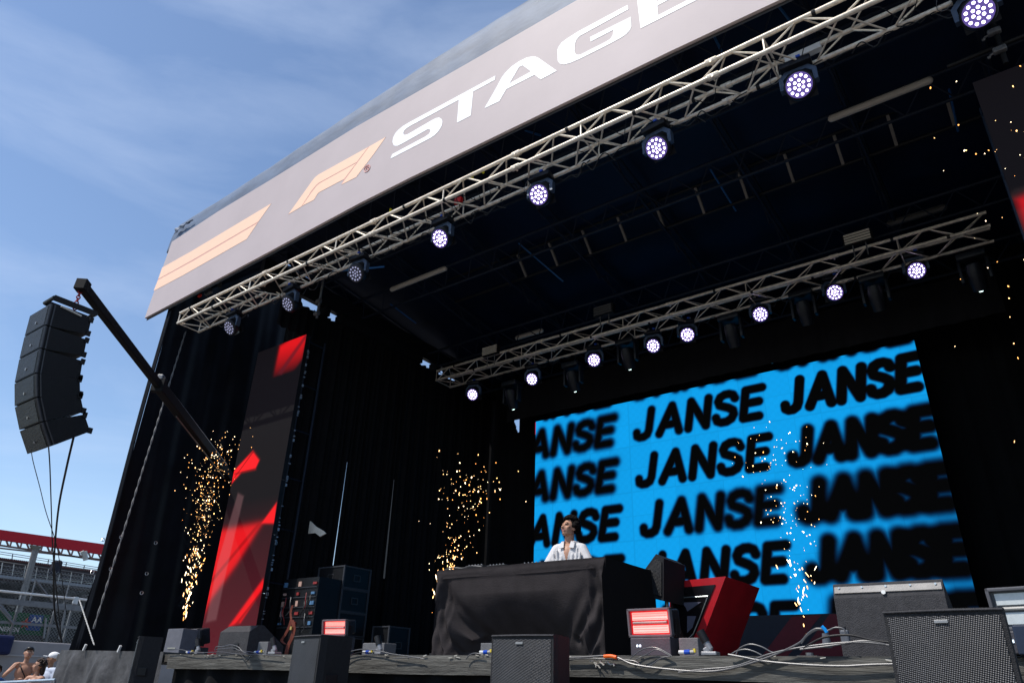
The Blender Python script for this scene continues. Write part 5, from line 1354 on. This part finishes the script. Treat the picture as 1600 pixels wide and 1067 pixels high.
for x in (118, 34, 92, -12):
    q = Fp(x, 935); MB().box((XF-.04, q.y, 1.9), (.06, .07, zt0+.0-.0+.0 if False else zt0*1.0), None).build('post', galv, fe) if False else MB().box((XF-.05, q.y, zt0/2), (.06, .06, zt0)).build('post', galv, fe)
q = Fp(118,938); MB().box(q, (.10, .14, .22), bev=.02).build('rail_joint', steelw, fe)
for (a, b_) in (((0,945),(18,965)), ((0,950),(22,975)), ((104,945),(92,998)), ((72,965),(68,997))):
    MB().tube(Fp(*a, .05), Fp(*b_, .05), .03, 6).build('brace', galv, fe)
def netting(name, z0, z1, y0, y1, x, p, r, m):
    b = MB(); H = z1-z0; k = y0-H
    while k < y1:
        for s_ in (1, -1):
            a = (k, z0) if s_ > 0 else (k, z1); c = (k+H, z1) if s_ > 0 else (k+H, z0)
            ya, yc = max(a[0], y0), min(c[0], y1)
            if yc > ya:
                za = a[1]+s_*(ya-a[0]); zc = a[1]+s_*(yc-a[0]); b.tube((x, ya, za), (x+.004, yc, zc), r, 3, caps=False)
        k += p
    return b.build(name, m, fe)
netting('wire_mesh', zb_-.05, zt0+.9*0+.72, y0f, y1f, XF, .10, .0055, mat('mesh_wire', (.22,.22,.22), .4, .6))
# advertising board on the fence
ad = thing('advertising_board', 'green and blue advertising board behind the chain link fence', 'advertising board', (XF-.2, 9.3, 0))
XD = XF-.2
def Dp(px, py, d=0): return PX(px, py, XD+d)
zt1 = Dp(40,957).z; zb1 = Dp(40,991).z; ya = Dp(-30,970).y; yb = Dp(76,970).y
MB().box((XD-.03, (ya+yb)/2, (zt1+zb1)/2), (.04, yb-ya, zt1-zb1)).build('green_panel', mat('ad_green', (.010,.10,.04), .5, var=.1), ad)
yb0 = Dp(44,970).y; yb1 = Dp(66,970).y; MB().box((XD-.002, (yb0+yb1)/2, zt1-(zt1-zb1)*.42), (.012, yb1-yb0, (zt1-zb1)*.74)).build('blue_panel', mat('ad_blue', (.015,.07,.28), .5), ad)
for k in range(2):
    z = zb1-.12-k*.0; 
MB().box((XD+.02, (ya+yb)/2, zb1-.14), (.10, yb-ya+3, .24)).build('grey_base', mat('ad_base', (.06,.06,.06), .8), ad)
def text3d(name, body, loc, size, m, parent, rot=(R_(90), 0, R_(90)), xs=1.0, shear=0):
    cu = bpy.data.curves.new(name, 'FONT'); cu.body = body; cu.size = size; cu.extrude = .004; cu.align_x = 'CENTER'; cu.offset = size*.02; cu.shear = shear; cu.resolution_u = 3
    o = bpy.data.objects.new(name, cu); COL.objects.link(o)
    dg = bpy.context.evaluated_depsgraph_get(); me = bpy.data.meshes.new_from_object(o.evaluated_get(dg)); bpy.data.objects.remove(o)
    o = bpy.data.objects.new(name, me); COL.objects.link(o); me.materials.append(m); o.parent = parent
    o.location = Vector(loc)-ORG[parent.name]; o.rotation_euler = rot; o.scale = (xs, 1, 1); return o
hp = Dp(14, 986); wht = mat('ad_white', (.75,.75,.75), .5)
text3d('lettering', 'HEINEKEN', (XD+.03, hp.y-.15, hp.z-.0), .17, wht, ad, xs=1.0)
hp = Dp(56, 972); text3d('lettering', 'AA', (XD+.03, hp.y, hp.z+.0), .22, wht, ad)
hp = Dp(56, 978); text3d('lettering', '1 6', (XD+.03, hp.y, hp.z-.16), .2, wht, ad) if False else None
c = Dp(40, 973.5, .05); pts = []
for k in range(10):
    r = (.16 if k % 2 == 0 else .065); a = math.pi/2+k*math.pi/5; pts.append(c+Vector((0, r*math.cos(a), r*math.sin(a))))
MB().prism(pts, (.02, 0, 0)).build('red_star', mat('star_red', (.45,.05,.03), .5), ad)
# ---- concrete wall
XW = -24.3
wz = PX(40,1001,XW).z
wall = thing('concrete_wall', 'pale concrete wall under the fence behind the spectators', 'wall', (XW, 9.5, 0))
cm = mat('concrete', (.29,.27,.27), .85, var=.12, scale=1.5, bump=.3, bscale=8)
MB().box((XW-.2, 9.8, wz/2), (.4, 11, wz), bev=.03).build('wall_body', cm, wall)
MB().box((XW+.012, 9.8, PX(40,1024,XW).z), (.03, 11, .035)).build('ledge', mat('ledge', (.42,.40,.40), .8), wall)
o = MB().box(PX(2,1007,XW+.1), (.3, .5, .5), bev=.1).build('blue_bag', mat('bag_blue', (.01,.015,.06), .7), None); tag(o, 'dark blue bag on top of the concrete wall at the left edge', 'bag')
# ---- low platform and barrier before the spectators
YPf = 0.36
pf = MB().box((-18.9, 7.5, YPf/2), (3.5, 4, YPf), bev=.02).build('viewing_platform', cm, None); tag(pf, 'low concrete platform the spectators stand on', 'platform')
ba = thing('crowd_barrier', 'pale metal crowd barrier rail at the lower left corner', 'barrier', (-11, 4.1, 0))
A = P(-30,1067.5,4.1); C2 = P(86,1061.5,4.6)
MB().tube(A, C2, .018, 8).build('top_rail', mat('rail_blue_grey', (.35,.42,.48), .4, .4), ba)
for q in (A, (A+C2)/2, C2): MB().tube(q, (q.x, q.y, 0), .018).build('post', galv, ba)
# ---- spectators
def spect(label, px, py, rho_y, yaw, hs, lean=0, style='man'):
    v = PX(px, py, rho_y); t = thing('person', label, 'person', (v.x, v.y, YPf), 'spectators at the lower left'); return t, v.z-YPf
def human(t, hz, Rb, Rh, skin, arms, voxel=.013, wide=1.0, head=1.12):
    b = Blob(); B = lambda x, y, z: Rb @ Vector((x, y, z))
    for q in (-1, 1):
        b.chain([(B(q*.10, 0, .05), .042), (B(q*.10, -.01, .26*hz), .055), (B(q*.09, 0, .52*hz), .082)]); b.limb(B(q*.10, .03, .04), .036, B(q*.11, -.16, .03), .03)
    b.ell(B(0, 0, .56*hz), (.155*wide, .11, .12), Rb); b.ell(B(0, 0, .66*hz), (.135*wide, .09, .15), Rb); b.ell(B(0, 0, hz-.38), (.165*wide, .11, .17), Rb)
    sh = hz-.235; b.limb(B(-.15*wide, 0, sh), .055, B(.15*wide, 0, sh), .055); b.limb(B(0, .01, sh), .055, B(0, -.0, hz-.08), .05)
    pos = {}
    for q in (-1, 1):
        el, wr, hd = arms[q]; b.chain([(B(q*.18*wide, 0, sh), .05), (B(*el), .038), (B(*wr), .027)]); add_hand(b, B(*wr), Rb @ Vector(hd), Rb @ Vector((0, 0, -1)) if abs(hd[2]) < .8 else Rb @ Vector((0, 1, 0)), -q, .7)
        pos[q] = (B(*el), B(*wr))
    hc = Vector((0, -.0, hz)); p = add_head(b, hc, Rh, head)
    b.make('body', [skin, eye_m, lip_m, brow_m], t, voxel=voxel, sm=3, paint=p)
    return B, pos, hc
Rc = Matrix.Rotation(R_(52), 3, 'Z')                        # bodies face the camera side
# shirtless man with a black cap
XP = -18.6
t, hz = spect('shirtless man in a black cap with a bag strap across his chest', 45, 1020, XP, 0, 1.6)
Rb = Matrix.Rotation(R_(75), 3, 'Z'); Rh = Matrix.Rotation(R_(70), 3, 'Z') @ Matrix.Rotation(R_(-18), 3, 'X')
sh = hz-.235
B, pos, hc = human(t, hz, Rb, Rh, skin_m, {-1: ((-.34, -.05, sh-.22), (-.20, -.16, sh-.04), (.5, -.3, .7)), 1: ((.25, -.05, sh-.26), (.10, -.24, sh-.34), (-.8, -.4, -.1))})
b = MB(); b.ball(hc+Rh @ Vector((0, .015, .066)), (.098, .116, .080), 16, 10, Rh); b.box(hc+Rh @ Vector((0, -.11, .052)), (.13, .09, .014), Rh, bev=.005); b.build('cap', blackm, t, True, True)
b = MB(); b.path([B(-.13, .02, sh+.06), B(-.06, -.11, sh-.08), B(.06, -.13, sh-.26), B(.15, -.09, sh-.42)], .012, 6); b.build('strap', blackm, t, True)
b = MB(); b.ball(B(.10, -.12, sh-.38), (.13, .07, .08), 14, 8, Rb); b.build('black_cloth', blackm, t, True, True)
sh_ = Blob()
for q in (-1, 1): sh_.limb(B(q*.09, 0, .50*hz), .095, B(q*.10, 0, .34*hz), .09)
sh_.ell(B(0, 0, .55*hz), (.175, .13, .10), Rb); sh_.make('shorts', [mat('dark_trousers', (.02,.02,.025), .8)], t, voxel=.015)
# woman in white top, arm raised across
t, hz = spect('brown haired woman in a sleeveless white top before the shirtless man', 61, 1040, XP+.55, 0, 1.5)
Rb = Matrix.Rotation(R_(30), 3, 'Z'); Rh = Matrix.Rotation(R_(-25), 3, 'Z') @ Matrix.Rotation(R_(-5), 3, 'X'); sh = hz-.235
B, pos, hc = human(t, hz, Rb, Rh, skin_m, {-1: ((-.26, -.10, sh-.20), (-.16, -.26, sh-.06), (.6, -.5, .5)), 1: ((.05, -.26, sh-.14), (-.20, -.28, sh-.20), (-.95, -.1, -.1))}, wide=.9, head=1.08)
curls('hair', mat('brown_hair', (.03,.015,.009), .5, var=.3), t, hc, Rh, (-.25, .6), 170, 6)
b = Blob(); b.limb(hc+Rh @ Vector((0, .07, .03)), .07, hc+Rh @ Vector((.02, .11, -.13)), .045); b.make('hair_tail', [mat('brown_hair', (.03,.015,.009), .5)], t, voxel=.014)
b = Blob(); wt = mat('white_top', (.62,.62,.66), .8); b.ell(B(0, 0, hz-.42), (.165, .125, .15), Rb); b.ell(B(0, 0, hz-.60), (.155, .12, .16), Rb); b.ell(B(0, 0, hz-.78), (.17, .13, .14), Rb)
b.limb(B(-.09, 0, sh+.01), .035, B(-.09, -.05, sh-.10), .05); b.limb(B(.09, 0, sh+.01), .035, B(.09, -.05, sh-.10), .05); b.make('top', [wt], t, voxel=.013)
b = Blob(); b.ell(B(0, 0, .56*hz), (.17, .13, .12), Rb)
for q in (-1, 1): b.limb(B(q*.09, 0, .52*hz), .10, B(q*.10, 0, .30*hz), .09)
b.make('skirt', [mat('denim', (.05,.08,.16), .8)], t, voxel=.015)
# man with white cap
t, hz = spect('man in a white cap and light shirt next to the platform corner', 82, 1029, XP+.2, 0, 1.6)
Rb = Matrix.Rotation(R_(20), 3, 'Z'); Rh = Matrix.Rotation(R_(-40), 3, 'Z') @ Matrix.Rotation(R_(-6), 3, 'X'); sh = hz-.235
B, pos, hc = human(t, hz, Rb, Rh, skin_dk, {-1: ((-.28, -.04, sh-.27), (-.20, -.25, sh-.36), (.3, -.9, 0)), 1: ((.28, -.02, sh-.28), (.22, -.24, sh-.36), (-.3, -.9, 0))})
b = MB(); b.ball(hc+Rh @ Vector((0, .015, .066)), (.100, .118, .084), 16, 10, Rh); b.box(hc+Rh @ Vector((0, -.125, .040)), (.14, .12, .014), Rh, bev=.005); b.build('cap', mat('cap_white', (.8,.8,.8), .7), t, True, True)
b = Blob(); ls = mat('pale_blue_shirt', (.48,.54,.66), .8, var=.1); b.ell(B(0, 0, hz-.40), (.19, .135, .18), Rb); b.ell(B(0, 0, hz-.62), (.18, .13, .2), Rb); b.limb(B(-.15, 0, sh), .07, B(.15, 0, sh), .07)
for q in (-1, 1): b.limb(B(q*.18, 0, sh), .068, B(q*.25, -.02, sh-.2), .07)
b.make('shirt', [ls], t, voxel=.013)
b = Blob(); b.ell(B(0, 0, .56*hz), (.17, .13, .12), Rb)
for q in (-1, 1): b.limb(B(q*.09, 0, .52*hz), .09, B(q*.10, 0, .12*hz), .07)
b.make('trousers', [mat('dark_trousers', (.02,.02,.025), .8)], t, voxel=.015)
# person in blue bending at the left edge
t, hz = spect('person in a shiny blue jacket bent forward at the left picture edge', -8, 1050, XP-.2, 0, 1.3)
Rb = Matrix.Rotation(R_(95), 3, 'Z'); Rh = Matrix.Rotation(R_(95), 3, 'Z') @ Matrix.Rotation(R_(40), 3, 'X'); sh = hz-.2
B, pos, hc = human(t, hz, Rb, Rh, skin_dk, {-1: ((-.26, -.12, sh-.18), (-.18, -.34, sh-.22), (.2, -.9, 0)), 1: ((.26, -.12, sh-.12), (.22, -.34, sh-.12), (.2, -.9, 0))})
b = Blob(); b.ell(B(0, .0, sh-.08), (.22, .18, .17), Rb); b.ell(B(0, .05, sh-.30), (.21, .18, .18), Rb); b.limb(B(.17, 0, sh), .08, B(.30, -.15, sh-.12), .085); b.limb(B(-.17, 0, sh), .08, B(-.28, -.15, sh-.16), .08)
b.limb(B(.1, -.1, sh+.05), .06, B(.45, .0, sh-.1), .07); b.make('jacket', [mat('blue_jacket', (.05,.13,.36), .35, var=.5, scale=9, bump=.8, bscale=12)], t, voxel=.013)
curls('hair', hair_m, t, hc, Rh, (-.3, .6), 120, 9)
b = Blob(); b.ell(B(0, 0, .56*hz), (.17, .13, .12), Rb)
for q in (-1, 1): b.limb(B(q*.09, 0, .52*hz), .09, B(q*.10, 0, .12*hz), .07)
b.make('trousers', [mat('dark_trousers', (.02,.02,.025), .8)], t, voxel=.015)
